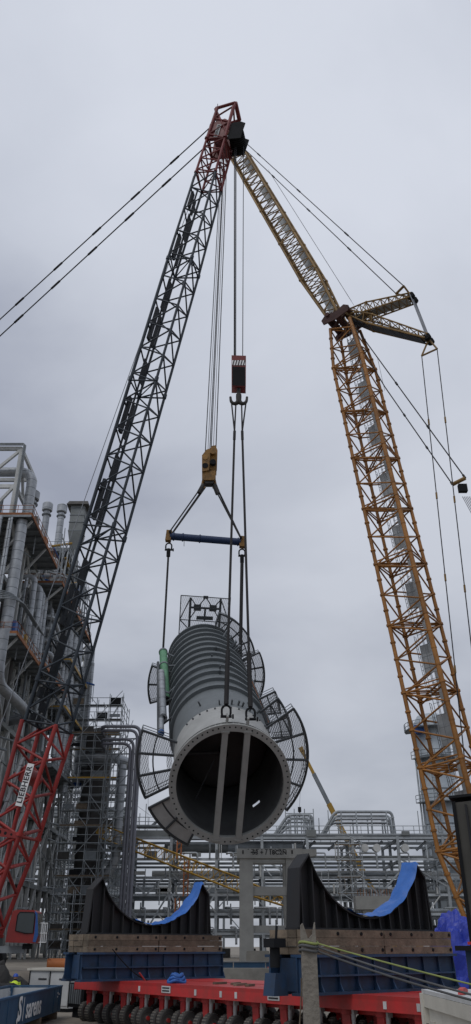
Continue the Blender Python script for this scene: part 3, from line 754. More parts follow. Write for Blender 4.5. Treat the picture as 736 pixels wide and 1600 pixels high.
    lattice(T, B+V((1.2, -.9, 0)), tip, ex, ey, 2.4, 1.2, 2.0, 1.0, 7, .13, .07, M_yel, 'derrick_mast', k=.5)
    for x0, y0, x1_, y1_ in ((423, 272, 553, 477), (419, 265, 549, 470)):
        bar('hoist_rope', at(x0, y0, 66), at(x1_, y1_, 61), .018, M_ropelt, T)
    bar('hoist_rope', at(590, 560, 61), at(601, 610, 60), .02, M_ropelt, T)
    # falls to the yellow block
    for x0, x1_, r in ((343.5, 320.5, .05), (345, 324.5, .028), (347, 327.5, .05), (348, 329.5, .05), (350, 333, .028), (352, 337, .055)):
        bar('hoist_rope', H+X*((x0-348)*.09)-Z*.4, at(x1_, 712, 70), r, M_rope, T)
    # carrier off to the right
    b0 = V((B.x+4.2, B.y-2.0, TZ))
    MB().box(b0+V((0, 0, 2.3)), (8, 3.2, 1.8)).obj('machine_house', M_yel, T)
    MB().tube(b0+Z*.5, b0+Z*1.4, 1.8, 24).obj('slew_ring', M_black, T)
    for s in (-1, 1):
        poly = [(4.0+.65*math.cos(-math.pi/2+math.pi*i/8), .66+.65*math.sin(-math.pi/2+math.pi*i/8)) for i in range(9)] + [(-4.0+.65*math.cos(math.pi/2+math.pi*i/8), .66+.65*math.sin(math.pi/2+math.pi*i/8)) for i in range(9)]
        MB().prism(poly, b0+V((0, s*3.0-.6, 0)), X, Z, Y_, 1.2).obj('crawler_track', M_black, T)
    MB().box(b0+V((0, 0, .7)), (3.0, 5, .8)).obj('car_body', M_yel, T)
yellow_crane()

# ------------------------------------------------------------------ trailers, girders, saddles
TD = V((.63, -.777, 0)).normalized(); SD = V((.777, .63, 0)).normalized()     # along the trailers / across them
TA = V((-7.6, 42.9, 0))                                                      # near corner of the far-left end
DECK = 1.68
def trailers():
    L = 27.0; wd = 2.43
    wheel = MB()
    prof = [(-.17, .2), (-.17, .33), (-.14, .375), (.14, .375), (.17, .33), (.17, .2)]
    wheel.lathe(prof, (0, 0, 0), X, Z, Y_, 22, 0)
    wheel.lathe([(.16, .24), (.1, .19), (.1, .1), (.15, .08), (.15, .001)], (0, 0, 0), X, Z, Y_, 16, 1)
    wheel.lathe([(-.16, .24), (-.1, .19), (-.1, .001)], (0, 0, 0), X, Z, Y_, 16, 1)
    for k in range(22):
        t = 2*math.pi*k/22; r = V((0, math.sin(t), math.cos(t))); w = V((0, math.cos(t), -math.sin(t)))
        for s in (-1, 1): wheel.box(r*.38+X*(s*.07), (.12, .05, .025), (X, w, r), 2)
    tmp = wheel.obj('wheel_pattern', [M_tyre, M_rim, M_tyred], M=Matrix.Identity(4)); me = tmp.data; me.name = 'wheel'
    bpy.data.objects.remove(tmp); WM.pop(tmp, None)
    arm = MB()
    arm.prism([(-.16, 1.25), (.16, 1.25), (.2, .8), (.1, .62), (.14, .42), (.05, .3), (-.12, .3), (-.17, .55), (-.13, .8)], V((0, -.13, 0)), X, Z, Y_, .26)
    arm.tube((0, 0, 1.1), (0, 0, 1.36), .24, 12); arm.tube((-.5, 0, .38), (.5, 0, .38), .08, 8)
    cyl = MB(); cyl.tube((.17, .02, .62), (.22, .02, 1.2), .085, 8, mi=0); cyl.box((.22, .02, 1.2), (.17, .2, .22), mi=0)
    at_ = arm.obj('bogie_pattern', [M_tred], M=Matrix.Identity(4)); am = at_.data; bpy.data.objects.remove(at_)
    ct_ = cyl.obj('cyl_pattern', [M_offw], M=Matrix.Identity(4)); cm = ct_.data; bpy.data.objects.remove(ct_)
    for fi, lab in ((0, 'near red self-propelled trailer with rows of turned wheels under both saddles'), (1, 'far red self-propelled trailer behind the near one, under both saddles')):
        o = TA + SD*(fi*2.75)
        T = thing('self_propelled_trailer', lab, 'trailer', o, 'red heavy transport trailers')
        c = o + TD*(L/2) + SD*(wd/2)
        dk = MB().box(c+Z*(DECK-.06), (L, wd, .12), (TD, SD, Z)).obj('deck', M_tred, T)
        for s in (0, 1):
            q = o + SD*(s*(wd-.1)) + TD*(L/2) + SD*.05
            MB().box(q+Z*(DECK-.27), (L, .1, .3), (TD, SD, Z)).obj('side_beam', M_tred, T)
        MB().box(c+Z*(DECK-.36), (L-.4, .9, .46), (TD, SD, Z)).obj('spine_beam', M_tred, T)
        MB().box(o+SD*(wd/2)-TD*.02+Z*(DECK-.25), (.06, wd, .4), (TD, SD, Z)).obj('end_beam', M_tred, T)
        na = int(L/1.5)
        ang0 = math.atan2(TD.y, TD.x)
        for i in range(na):
            for s in (0, 1):
                p = o + TD*(.75+i*1.5) + SD*(.48 if s == 0 else wd-.48)
                aa = ang0 + math.radians(random.uniform(-7, 7)) + (.12 if i < 3 else 0)
                Mx = Matrix.Translation(p) @ Matrix.Rotation(aa, 4, 'Z')
                bg = _link('bogie', am, Mx, T)
                _link('suspension_cylinder', cm, Mx, bg)
                for k in (-.27, .27): _link('wheel', me, Mx @ Matrix.Translation((k, 0, .385)), bg)
        if fi == 0:
            for d, txt in ((7.6, ''), (14.2, 'KAMAG'), (23.4, 'KAMAG')):
                q = o+TD*d+Z*(DECK-.2)-SD*.02
                pl = MB().box(q, (.62, .02, .24), (TD, SD, Z)).obj('maker_plate', M_offw, T)
                for zz in (-.05, .05): MB().box(q-SD*.014+Z*zz, (.5, .01, .05), (TD, SD, Z)).obj('plate_mark', M_text, pl)
            for d in (5.6, 9.6, 11.2, 12.1, 19.3, 20.6):
                MB().box(o+TD*d+Z*(DECK-.24)-SD*.012, (.13, .02, .2), (TD, SD, Z)).obj('marking', M_offw, T)
    # power pack hanging on the end
    q = TA - TD*.95 + SD*1.75
    T = thing('power_pack', 'black engine power pack at the left end of the red trailer', 'engine', q)
    MB().box(q+Z*.95, (1.5, 2.2, 1.0), (TD, SD, Z)).obj('housing', M_black, T)
    for i in range(6): MB().box(q+Z*1.0-SD*1.12+TD*(-.55+i*.2), (.08, .06, .8), (TD, SD, Z)).obj('grille_bar', M_gald, T)
    MB().tube(q+Z*1.45+SD*.4, q+Z*1.9+SD*.4, .08, 10).obj('exhaust', M_gald, T)
    for s in (-.8, .8): MB().box(q+Z*.23+SD*s, (1.2, .2, .46), (TD, SD, Z)).obj('skid', M_black, T)
trailers()
def arcpts(n, R, zc, hw):
    return [(x, zc-math.sqrt(R*R-x*x)) for x in [-hw+2*hw*i/n for i in range(n+1)]]
def saddle(c, which, k):
    half = 3.42*k; shl = 3.28*k
    """c: centre on the deck; local axes SD (span), TD (towards the viewer), Z"""
    c = V((c[0], c[1], DECK))
    # blue girder frame
    G = thing('girder_frame', 'blue steel girder frame under the %s black saddle' % which, 'girder', c, 'blue girder frames')
    gz = 1.10; Lg = half*2+.9
    for s in (-1, 1):
        o = c + TD*(s*.62)
        MB().box(o+Z*(gz-.04), (Lg, .5, .08), (SD, TD, Z)).obj('top_flange', M_sblue, G)
        MB().box(o+Z*.04, (Lg, .5, .08), (SD, TD, Z)).obj('bottom_flange', M_sblue, G)
        MB().box(o+Z*(gz/2), (Lg, .05, gz-.16), (SD, TD, Z)).obj('web', M_sblue, G)
        MB().box(o+Z*(gz*.47)+TD*(s*.13), (Lg-.3, .2, .05), (SD, TD, Z)).obj('stiffener', M_sblue, G)
        for i in range(10):
            x = -Lg/2+.06+(Lg-.12)*i/9
            MB().prism([(0, .08), (.22, .08), (.1, .3), (.1, .55), (.06, gz-.08), (0, gz-.08)], o+SD*x+TD*(s*.03), TD*s, Z, SD, .04).obj('web_stiffener', M_sblue, G)
    for x in (-Lg/2+.3, -1.4, 1.4, Lg/2-.3): MB().box(c+SD*x+Z*(gz/2), (.06, .9, gz-.2), (SD, TD, Z)).obj('cross_member', M_sblue, G)
    # timber mats, two end to end
    tz = DECK+gz; th = .70
    for s, sl in ((-1, 'left'), (1, 'right')):
        m0 = c + SD*(s*(half/2+.12)); Tm = thing('timber_mat', 'weathered bolted timber mat under the %s half of the %s black saddle' % (sl, which), 'timber mat', (m0.x, m0.y, tz), 'timber mats under the saddles')
        for r in range(3):
            for j in range(4):
                MB().box(m0+V((0, 0, gz+.117+r*.233))+TD*(-.66+j*.44)+SD*random.uniform(-.03, .03), (half+.2, .425, .225), (SD, TD, Z)).obj('timber', M_timber, Tm)
        for x in (-1.5, -.4, .7, 1.7):
            for r in (0, 2): MB().tube(m0+SD*x+TD*.85+Z*(gz+.12+r*.233), m0+SD*x+TD*.9+Z*(gz+.12+r*.233), .055, 8).obj('bolt_head', M_black, Tm)
    # saddle
    z0 = tz+th; c2 = V((c.x, c.y, z0))
    Sd = thing('transport_saddle', '%s black ribbed steel saddle with a deep curved cradle' % which, 'saddle', c2, 'black vessel saddles')
    hw, R = 2.82*k, 3.06*k; pk = 2.42; zc = .42+R; arc = arcpts(28, R, zc, hw)
    dz = pk-arc[0][1]
    t = .30                                                  # half thickness of the cradle
    def ztop(x):
        ax = abs(x)
        if ax <= hw: return zc-math.sqrt(R*R-x*x)
        return arc[0][1]+(1.83-arc[0][1])*min(1, (ax-hw)/(shl-hw))
    out = [(-half, 0)] + [(-shl, 1.83)] + arc + [(shl, 1.83), (half, 0)]
    # web in strips so it stays convex
    w = MB(); xs = [-half+.02, -shl] + [a[0] for a in arc] + [shl, half-.02]; zs = [.02, 1.83] + [a[1]-.02 for a in arc] + [1.83, .02]
    vs = []
    for sgn in (-.03, .03):
        for x, z in zip(xs, zs): vs += [c2+SD*x+TD*sgn, c2+SD*x+TD*sgn+Z*z]
    n = len(xs); fs = []
    for h in (0, 1):
        for i in range(n-1): b = h*2*n+i*2; fs.append((b, b+2, b+3, b+1))
    for i in range(n-1): fs.append((i*2+1, i*2+3, 2*n+i*2+3, 2*n+i*2+1))
    w.add(vs, fs); w.obj('web_plate', M_sad, Sd)
    a = MB(); vs = []
    for x, z in arc: vs += [c2+SD*x+TD*-t+Z*z, c2+SD*x+TD*t+Z*z, c2+SD*x+TD*t+Z*(z-.06), c2+SD*x+TD*-t+Z*(z-.06)]
    fs = []
    for i in range(28):
        for k in range(4): fs.append((i*4+k, i*4+(k+1) % 4, i*4+4+(k+1) % 4, i*4+4+k))
    a.add(vs, fs); a.obj('cradle_plate', M_sad, Sd)
    MB().box(c2+Z*.03, (half*2+.1, 2*t, .06), (SD, TD, Z)).obj('base_plate', M_sad, Sd)
    nr = 13
    for i in range(nr):
        x = -(shl-.07)+2*(shl-.07)*i/(nr-1); zt = ztop(x)-.05
        for s in (-1, 1):
            MB().prism([(.03, .06), (t-.02, .06), (t-.06, zt), (.03, zt)], c2+SD*x, TD*s, Z, SD, .05).obj('rib', M_sad, Sd)
    for s in (-1, 1):
        ax = SD*s
        e = MB(); e.add([c2+ax*half+TD*-t, c2+ax*half+TD*t, c2+ax*shl+TD*t+Z*1.83, c2+ax*shl+TD*-t+Z*1.83, c2+ax*hw+TD*t+Z*arc[0][1], c2+ax*hw+TD*-t+Z*arc[0][1],
                         c2+ax*(half-.06)+TD*-t, c2+ax*(half-.06)+TD*t, c2+ax*(shl-.05)+TD*t+Z*1.78, c2+ax*(shl-.05)+TD*-t+Z*1.78, c2+ax*(hw)+TD*t+Z*(arc[0][1]-.07), c2+ax*(hw)+TD*-t+Z*(arc[0][1]-.07)],
                        [(0, 1, 2, 3), (3, 2, 4, 5), (7, 6, 9, 8), (8, 9, 11, 10), (1, 7, 8, 2), (2, 8, 10, 4), (6, 0, 3, 9), (9, 3, 5, 11), (4, 10, 11, 5)])
        e.obj('end_plate', M_sad, Sd)
    # blue tarpaulin lining draped over the cradle
    tb = MB(); nx, ny = 34, 8; vs = []
    x0, x1 = -1.0, hw+.12
    for i in range(nx+1):
        x = x0+(x1-x0)*i/nx; xx = min(x, hw); z = zc-math.sqrt(R*R-xx*xx)
        for j in range(ny+1):
            v = -t-.05+(2*t+.1)*j/ny
            b = .05+.06*noise.noise(V((x*2.1, v*2.1, c.x)))+.05*noise.noise(V((x*5, v*4, c.x)))
            nz = V((-xx/R, 0, math.sqrt(R*R-xx*xx)/R)); q = c2+SD*(xx+nz.x*b+(x-xx))+TD*v+Z*(z+nz.z*b+.02)
            if j == ny: q -= Z*(.10+.12*abs(noise.noise(V((x*1.7, 3, c.y)))))*(.3+.7*(x-x0)/(x1-x0)); q += TD*.04
            vs.append(q)
    tb.add(vs, [(i*(ny+1)+j, i*(ny+1)+j+1, (i+1)*(ny+1)+j+1, (i+1)*(ny+1)+j) for i in range(nx) for j in range(ny)], 0, True)
    tb.obj('tarpaulin', M_tarp, label='blue tarpaulin lining the cradle of the %s black saddle' % which, cat='tarpaulin', group='tarpaulins in the saddles')
C1 = V((-4.1, 41.7, 0)); saddle(C1, 'left', 1.02)
C2 = V((4.5, 30.7, 0)); saddle(C2, 'right', 1.0)
def trailer_clutter():
    c = C1 + TD*1.9 + SD*-1.2; c = TA+TD*7.6+SD*.5; c.z = DECK
    b = MB()
    for k in range(3):
        b.path([c+V((.3*math.cos(t)*(1-.15*k), .25*math.sin(t), .08+.09*k+.04*math.sin(3*t+k))) for t in [2*math.pi*i/16 for i in range(16)]], .07, 6, closed=True)
    T = thing('strap_coil', 'coiled bright blue lashing straps on the red trailer deck', 'straps', c)
    for k in range(3):
        MB().path([c+V((.34*math.cos(t)*(1-.18*k), .26*math.sin(t), .07+.1*k+.05*math.sin(3*t+k))) for t in [2*math.pi*i/16 for i in range(16)]], .075, 6, closed=True).obj('strap_loop', M_tarp, T)
    for i, lb in enumerate(('leftmost', 'second from left', 'third from left', 'rightmost')):
        q = TA + TD*(9.4+i*.75) + SD*random.uniform(1.0, 1.9) + Z*(DECK+.04)
        a = random.uniform(-.5, .5); u = (SD*math.cos(a)+TD*math.sin(a)); MB().box(q, (random.uniform(.6, 1.1), .16, .08), (u, Z.cross(u), Z)).obj(
            'timber_offcut', M_timber, label='loose timber offcut on the red deck between the saddles, %s of four' % lb, cat='offcut', group='timber offcuts on the deck')
    # jack stand at the near end of the right girder frame
    q = C2 - SD*4.2 + Z*DECK
    T = thing('jack_stand', 'small blue jack stand with chain at the left end of the right girder frame', 'jack', q)
    MB().prism([(-.3, 0), (.3, 0), (.2, .6), (-.2, .6)], q-TD*.25, SD, Z, TD, .5).obj('body', M_sblue, T)
    MB().tube(q+Z*.75, q+Z*1.3, .16, 12).obj('ram', M_black, T)
    MB().box(q+Z*1.42, (.5, .5, .25), (SD, TD, Z)).obj('head', M_black, T)
    bar('lever', q+Z*.9, q+Z*1.9+SD*.1, .04, M_black, T)
    # chain binder across the left girder frame
    a, b = C1-SD*2.6+TD*1.1+Z*2.9, C1-SD*.2+TD*1.15+Z*1.55
    T = thing('lashing_chain', 'thin dark lashing chain with red binder slung across the left blue girder', 'chain', b)
    pts = [a.lerp(b, i/12)-Z*(.25*math.sin(math.pi*i/12)) for i in range(13)]
    MB().path(pts, .025, 5).obj('chain', M_black, T)
    bar('binder', pts[8]-SD*.15+Z*.2, pts[8]+SD*.18-Z*.12, .04, M_tred, T)
trailer_clutter()
def bolster():
    Yq = 20.5; a = at(705, 1254, Yq); zt = a.z; zb = at(705, 1480, Yq).z
    T = thing('steel_bolster', 'tall dark steel bolster on a blue base at right edge', 'bolster', (a.x+1.2, Yq+.6, 0))
    u = V((.36, .93, 0)).normalized(); v = V((.93, -.36, 0)).normalized(); o = V((a.x+.1, Yq, zb))
    nearc = o; h = zt-zb
    MB().prism([(0, 0), (1.9, 0), (1.9, h+.1), (0, h)], nearc, u*-1 if False else v, Z, u, .9).obj('body', mat('bolster_olive', (.05, .048, .042), .7, var=.5, scale=1.0), T)
    MB().prism([(-.08, 0), (.0, 0), (.0, h+.02), (-.08, h+.02)], nearc-u*.05, v, Z, u, 1.0).obj('edge_plate', M_black, T)
    MB().prism([(-.14, h+.1), (1.95, h+.2), (1.95, h+.26), (-.14, h+.16)], nearc-u*.05, v, Z, u, 1.0).obj('cap_plate', M_black, T)
    for i in range(3): MB().box(nearc+v*(.25+.5*i)-u*.04+Z*(h*.5), (.05, .08, h*.96), (v, u, Z)).obj('rib', M_sad, T)
    bh = zb-.35
    MB().box(nearc+v*.9+u*.45-Z*.02, (2.6, 1.5, .1), (v, u, Z)).obj('seat_plate', M_black, T)
    MB().box(nearc+v*.85+u*.45-Z*.55, (2.1, 1.1, .98), (v, u, Z)).obj('base', M_sblue, T)
    MB().box(nearc+v*.9+u*.45-Z*1.1, (2.7, 1.4, .1), (v, u, Z)).obj('base_flange', M_sblue, T)
    q = nearc+v*.9+u*.45; z1 = zb-1.15
    for i in (-1, 1):
        MB().box(V((q.x, q.y, z1/2))+v*(i*.9), (.5, 1.3, z1), (v, u, Z)).obj('leg_pedestal', M_sblue, T)
    MB().tube(nearc-v*.12+u*.2-Z*.62, nearc-v*.12+u*.2-Z*.05, .12, 12).obj('yellow_jack', M_ylw, T)
    MB().box(nearc-v*.03-u*.03+Z*.08, (.2, .1, .06), (v, u, Z)).obj('red_lamp', M_tred, T)
    MB().tube(nearc-v*.25+u*.1-Z*1.1, nearc-v*.15+u*.1-Z*.4, .03, 6).obj('hydraulic_hose', M_black, T)
bolster()
def crumple(name, c, size, m, label, cat, seed=0, amp=.25, kind=None, nu=26, nv=12, pw=1):
    b = MB(); vs = []
    for i in range(nv+1):
        ph = math.pi/2*i/nv
        for j in range(nu):
            th = 2*math.pi*j/nu; d = V((math.cos(ph)*math.cos(th), math.cos(ph)*math.sin(th), math.sin(ph)))
            f = 1+amp*(noise.noise(d*2.3+V((seed, 0, 0)))+.6*noise.noise(d*5.5+V((0, seed, 0))))
            p = V((d.x*size[0]*f, d.y*size[1]*f, max(0, d.z**pw*size[2]*(f if pw == 1 else 1+(f-1)*.45)))); vs.append(V(c)+p)
    fs = [(i*nu+j, i*nu+(j+1) % nu, (i+1)*nu+(j+1) % nu, (i+1)*nu+j) for i in range(nv) for j in range(nu)]
    b.add(vs, fs, 0, False); return b.obj(name, m, label=label, cat=cat, origin=c)
q = at(706, 1480, 46); crumple('tarp_bundle', (q.x+.3, 46, 0), (1.5, 1.4, 4.5), M_tarp2, 'crumpled deep blue tarpaulin bundle behind the right saddle', 'tarpaulin', 3, .26, nu=44, nv=24, pw=.7)

# ------------------------------------------------------------------ foreground left
def blue_container():
    x0, x1, y0, y1, z0, z1 = -11.0, -8.45, 30.5, 44.2, .32, 1.30
    T = thing('counterweight_tray', 'long open-topped blue container tray with white lettering on its side', 'container', ((x0+x1)/2, 37, 0))
    MB().box(((x0+x1)/2, 37.35, z0+.06), (x1-x0, y1-y0, .12)).obj('floor', M_gald, T)
    for nm, c, s in (('side_wall', (x1-.04, 37.35, .8), (.08, y1-y0, z1-z0)), ('side_wall', (x0+.04, 37.35, .8), (.08, y1-y0, z1-z0)), ('end_wall', ((x0+x1)/2, y1-.04, .8), (x1-x0-.18, .08, z1-z0)), ('end_wall', ((x0+x1)/2, y0+.04, .8), (x1-x0-.18, .08, z1-z0))):
        w = MB().box(c, s).obj(nm, M_cont, T)
        ins = V(((x0+x1)/2-c[0], 37.35-c[1], 0)); ins = ins.normalized() if ins.length > 0 else ins
        MB().box(V(c)+ins*(.055)+Z*.02, (max(.02, s[0]-.12) if s[0] > 1 else .02, max(.02, s[1]-.12) if s[1] > 1 else .02, s[2]-.1)).obj('inner_lining', M_offw, w)
    for x in (x0+.03, x1-.03): MB().box((x, 37.35, z1+.03), (.14, y1-y0+.04, .07)).obj('top_rail', M_cont if x < -9 else M_cont, T)
    for y in (y0+.03, y1-.03): MB().box(((x0+x1)/2, y, z1+.032), (x1-x0-.3, .12, .066)).obj('top_rail', M_cont, T)
    for y in (y0+.1, y1-.1):
        for x in (x0+.1, x1-.1): MB().box((x, y, .82), (.24, .24, 1.06)).obj('corner_post', M_cont, T)
    for y in (32, 36, 40, 43.4): MB().box(((x0+x1)/2, y, .16), (2.6, .25, .32)).obj('bearer', M_timber, T)
    for i in (0, 1, 2, 9, 10): MB().box((x1+.012, y0+1.2+i*1.2, .8), (.024, .07, .9)).obj('side_rib', M_cont, T)
    MB().box((x0+1.2, 39.5, 1.05), (.08, .12, .5)).obj('inner_post', M_gald, T)
    tx = text_mb('sarens', 1.0, (x1+.03, 38.35, .80), Y_, Z, .006, .015); tx.obj('lettering', M_white, T)
    lg = text_mb('S', 1.15, (x1+.03, 35.9, .86), Y_, Z, .006); lg.obj('emblem', M_white, T)
    MB().box((x1+.03, 36.5, .84), (.012, .04, .8)).obj('divider_line', M_white, T)
    MB().tube((x1+.03, 35.6, .5), (x1+.035, 35.6, .5), .1, 12).obj('emblem_dot', M_white, T)
    for y, z in ((43.2, 1.08), (43.5, 1.02), (43.2, .93)): MB().box((x1+.03, y, z), (.012, .16, .06)).obj('stencil_mark', M_white, T)
blue_container()
def generator():
    c = V((-9.55, 48.6, 0)); u = V((.93, -.36, 0)).normalized(); v = V((.36, .93, 0)).normalized()
    T = thing('generator_cabinet', 'pale grey generator cabinet between blue tray and red trailer', 'generator', c)
    MB().box(c+Z*1.05, (2.6, 1.6, 1.7), (u, v, Z)).obj('housing', M_offw, T)
    MB().box(c+Z*1.94, (2.8, 1.8, .1), (u, v, Z)).obj('roof', M_beige, T)
    MB().box(c+Z*.1, (2.5, 1.5, .2), (u, v, Z)).obj('skid', M_black, T)
    for x in (-.62, .66):
        d = MB().box(c-v*.815+u*x+Z*1.05, (1.1, .03, 1.45), (u, v, Z)).obj('door', M_offw, T)
        MB().box(c-v*.84+u*(x-.35)+Z*.7, (.16, .03, .22), (u, v, Z)).obj('handle', M_black, d)
        MB().box(c-v*.84+u*(x+.2)+Z*1.5, (.5, .02, .07), (u, v, Z)).obj('label_strip', M_text, d)
    for x in (0.02, -1.25, 1.27): MB().box(c-v*.81+u*x+Z*1.05, (.05, .05, 1.6), (u, v, Z)).obj('panel_joint', M_black, T)
generator()
crumple('netted_mound', (-12.7, 46.2, -.1), (2.4, 1.6, 2.15), M_net, 'dark net-covered spoil mound behind the blue tray', 'mound', 11, .22)
def orange_unit():
    c = at(92, 1502, 53.5); c.z = ground_z(c.x, c.y)
    T = thing('orange_compressor', 'orange tank unit on a frame below the scaffold', 'compressor', c)
    zb = 3-.013*53.5-.9
    MB().tube(c+V((-.6, 0, .75)), c+V((.7, 0, .75)), .38, 16).obj('tank', M_orange, T)
    MB().box(c+V((0, 0, .2)), (1.6, .9, .35)).obj('frame', M_tred, T)
    bar('hand_rail', c+V((.8, -.3, .3)), c+V((.8, -.3, 1.2)), .04, M_offw, T)
    MB().box(c+V((-.55, .1, .75)), (.2, .7, .7)).obj('end_guard', M_orange, T)
orange_unit()
def person():
    x, y = at(25, 1520, 47.0).x, 44.9; x = -10.95
    x = at(26, 1515, 45.6).x; y = 45.6; g = ground_z(x, y); b = V((x, y, g)); hgt = 1.74
    T = thing('person', 'person in blue helmet and yellow vest standing behind the blue tray', 'person', b)
    me = bpy.data.meshes.new('body'); J = {'pel': (0, 0, .95), 'wst': (0, 0, 1.1), 'chs': (0, .01, 1.33), 'nek': (0, 0, 1.5), 'hd0': (0, -.01, 1.58), 'hd1': (0, -.02, 1.69),
        'shl': (-.19, 0, 1.42), 'ell': (-.27, .02, 1.15), 'hal': (-.22, -.2, 1.02), 'fnl': (-.2, -.27, 1.0), 'shr': (.19, 0, 1.42), 'elr': (.27, .02, 1.15), 'har': (.2, -.2, 1.04), 'fnr': (.17, -.27, 1.02),
        'hpl': (-.1, 0, .9), 'knl': (-.12, -.02, .5), 'anl': (-.13, .02, .09), 'tol': (-.14, -.15, .04), 'hpr': (.1, 0, .9), 'knr': (.12, -.02, .5), 'anr': (.13, .02, .09), 'tor': (.14, -.15, .04)}
    E = [('pel', 'wst'), ('wst', 'chs'), ('chs', 'nek'), ('nek', 'hd0'), ('hd0', 'hd1'), ('chs', 'shl'), ('shl', 'ell'), ('ell', 'hal'), ('hal', 'fnl'), ('chs', 'shr'), ('shr', 'elr'), ('elr', 'har'), ('har', 'fnr'), ('pel', 'hpl'), ('hpl', 'knl'), ('knl', 'anl'), ('anl', 'tol'), ('pel', 'hpr'), ('hpr', 'knr'), ('knr', 'anr'), ('anr', 'tor')]
    Rr = dict(pel=.15, wst=.14, chs=.16, nek=.06, hd0=.085, hd1=.1, shl=.075, ell=.05, hal=.038, fnl=.03, shr=.075, elr=.05, har=.038, fnr=.03, hpl=.1, knl=.07, anl=.05, tol=.045, hpr=.1, knr=.07, anr=.05, tor=.045)
    ks = list(J); me.from_pydata([J[k] for k in ks], [(ks.index(a), ks.index(c)) for a, c in E], []); me.materials.append(M_dark)
    o = _link('body', me, Matrix.Translation(b), T); m = o.modifiers.new('s', 'SKIN')
    for i, k in enumerate(ks): me.skin_vertices[0].data[i].radius = (Rr[k], Rr[k]); me.skin_vertices[0].data[i].use_root = (k == 'pel')
    s = o.modifiers.new('d', 'SUBSURF'); s.levels = 1; s.render_levels = 1
    v = MB().lathe([(.98, .2), (1.1, .19), (1.3, .215), (1.42, .2), (1.49, .09)], b, Z, X, Y_*.78, 16); v.obj('safety_vest', M_vest, T, smooth=True)
    for sx in (-1, 1): MB().path([b+V((sx*.19, 0, 1.42)), b+V((sx*.27, .02, 1.15)), b+V((sx*.21, -.19, 1.03))], .08, 8, r1=.055).obj('sleeve', M_vest, T)
    MB().lathe([(1.56, .085), (1.64, .1), (1.7, .095)], b-Y_*.02, Z, X, Y_, 14).obj('face', M_skin, T, smooth=True)
    MB().lathe([(1.66, .16), (1.665, .125), (1.72, .125), (1.78, .09), (1.805, .001)], b-Y_*.01, Z, X, Y_, 16).obj('helmet', M_blue, T, smooth=True)
person()

# ------------------------------------------------------------------ foreground right
def beige_container():
    x0, x1, y0, y1, h = 2.78, 5.2, 3.0, 13.6, 2.42
    T = thing('site_container', 'off-white site container with flat roof at bottom right corner', 'container', ((x0+x1)/2, 8, 0))
    MB().box(((x0+x1)/2, (y0+y1)/2, h/2+.06), (x1-x0-.1, y1-y0-.1, h-.16)).obj('body', M_beige, T)
    MB().box(((x0+x1)/2, (y0+y1)/2, h), (x1-x0, y1-y0, .05)).obj('roof', M_offw, T)
    for x in (x0+.04, x1-.04): MB().box((x, (y0+y1)/2, h-.11), (.1, y1-y0+.02, .16)).obj('top_rail', M_beige, T)
    for x in (x0+.05, x1-.05):
        for y in (y0+.05, y1-.05): MB().box((x, y, h/2), (.16, .16, h-.05)).obj('corner_post', M_beige, T)
    for i in range(22): MB().box((x0+.035, y0+.5+i*.46, h/2-.1), (.05, .2, h-.5)).obj('wall_rib', M_beige, T)
    MB().box((x0-.03, y1-.35, h-.45), (.03, .05, .14)).obj('lashing_eye', M_hook, T)
    MB().box(((x0+x1)/2, (y0+y1)/2, .06), (x1-x0-.2, y1-y0-.2, .12)).obj('base', M_black, T)
    for i, (lb, m) in enumerate((('red', M_tred), ('brown', M_timber), ('black', M_black))):
        q = V((x0+.25+.28*i, 12.0-.35*i, h+.06)); a = 1.0+i
        MB().prism([(-.1, -.03), (.09, -.03), (.12, .02), (.02, .05), (-.08, .03)], q-Z*.0, V((math.cos(a), math.sin(a), 0)), Z, V((-math.sin(a), math.cos(a), 0)), .07).obj('scrap', m, label='small %s scrap lying on the roof of the off-white site container' % lb, cat='scrap', group='scraps on container roof')
beige_container()
def post():
    Yq = 9.2; a = at(471.5, 1500, Yq).x; b = at(494.5, 1500, Yq).x; w = b-a; top = at(480, 1446, Yq).z; cx = (a+b)/2
    T = thing('wooden_post', 'grey weathered timber post with notched top, ropes tied round it', 'post', (cx, Yq, 0))
    MB().prism([(-w/2-.012, -.3), (w/2+.02, -.3), (w/2, top-.1), (w/2-.005, top+.03), (w/2-.03, top-.08), (-.005, top-.13), (-w/2+.02, top+.02), (-w/2, top+.0)], (cx, Yq-.06, 0), X, Z, Y_, .12).obj('timber', M_post, T)
    for k, z in enumerate((-.16, -.19, -.23)):
        MB().path([V((cx+(w/2+.02)*math.cos(t), Yq+.085*math.sin(t), top+z+.01*math.sin(2*t))) for t in [2*math.pi*i/16 for i in range(16)]], .014, 6, closed=True).obj('rope_turn', M_guy if k else M_grope, T)
    def guy(p, q, r, m, lab, sag):
        p, q = V(p), V(q); b = MB().path([p.lerp(q, i/14)-Z*(sag*4*(i/14)*(1-i/14)) for i in range(15)], r, 6)
        b.obj('guy_rope', m, label=lab, cat='rope', group='ropes tied to the post')
    e = V((2.85, 6.4, 2.46))
    guy((cx+w/2, Yq, top-.16), e+V((0, .4, .07)), .008, M_grope, 'yellow-green rope running from the post, topmost of the ropes', .02)
    guy((cx+w/2, Yq, top-.19), e+V((.02, 0, .0)), .010, M_guy, 'grey rope running from the post, middle of the three', .05)
    guy((cx+w/2, Yq, top-.23), e+V((.0, -.3, -.02)), .010, M_guy, 'grey rope running from the post, lowest of the three', .06)
    MB().path([V((cx-w/2-.01, Yq, 2.72)), V((cx-w/2-.015, Yq-.02, 2.6)), V((cx-w/2-.06, Yq-.02, 2.2)), V((cx-w/2-.1, Yq, 1.2)), V((cx-w/2-.12, Yq, 0))], .008, 6).obj('hanging_cord', M_timber, T)
post()

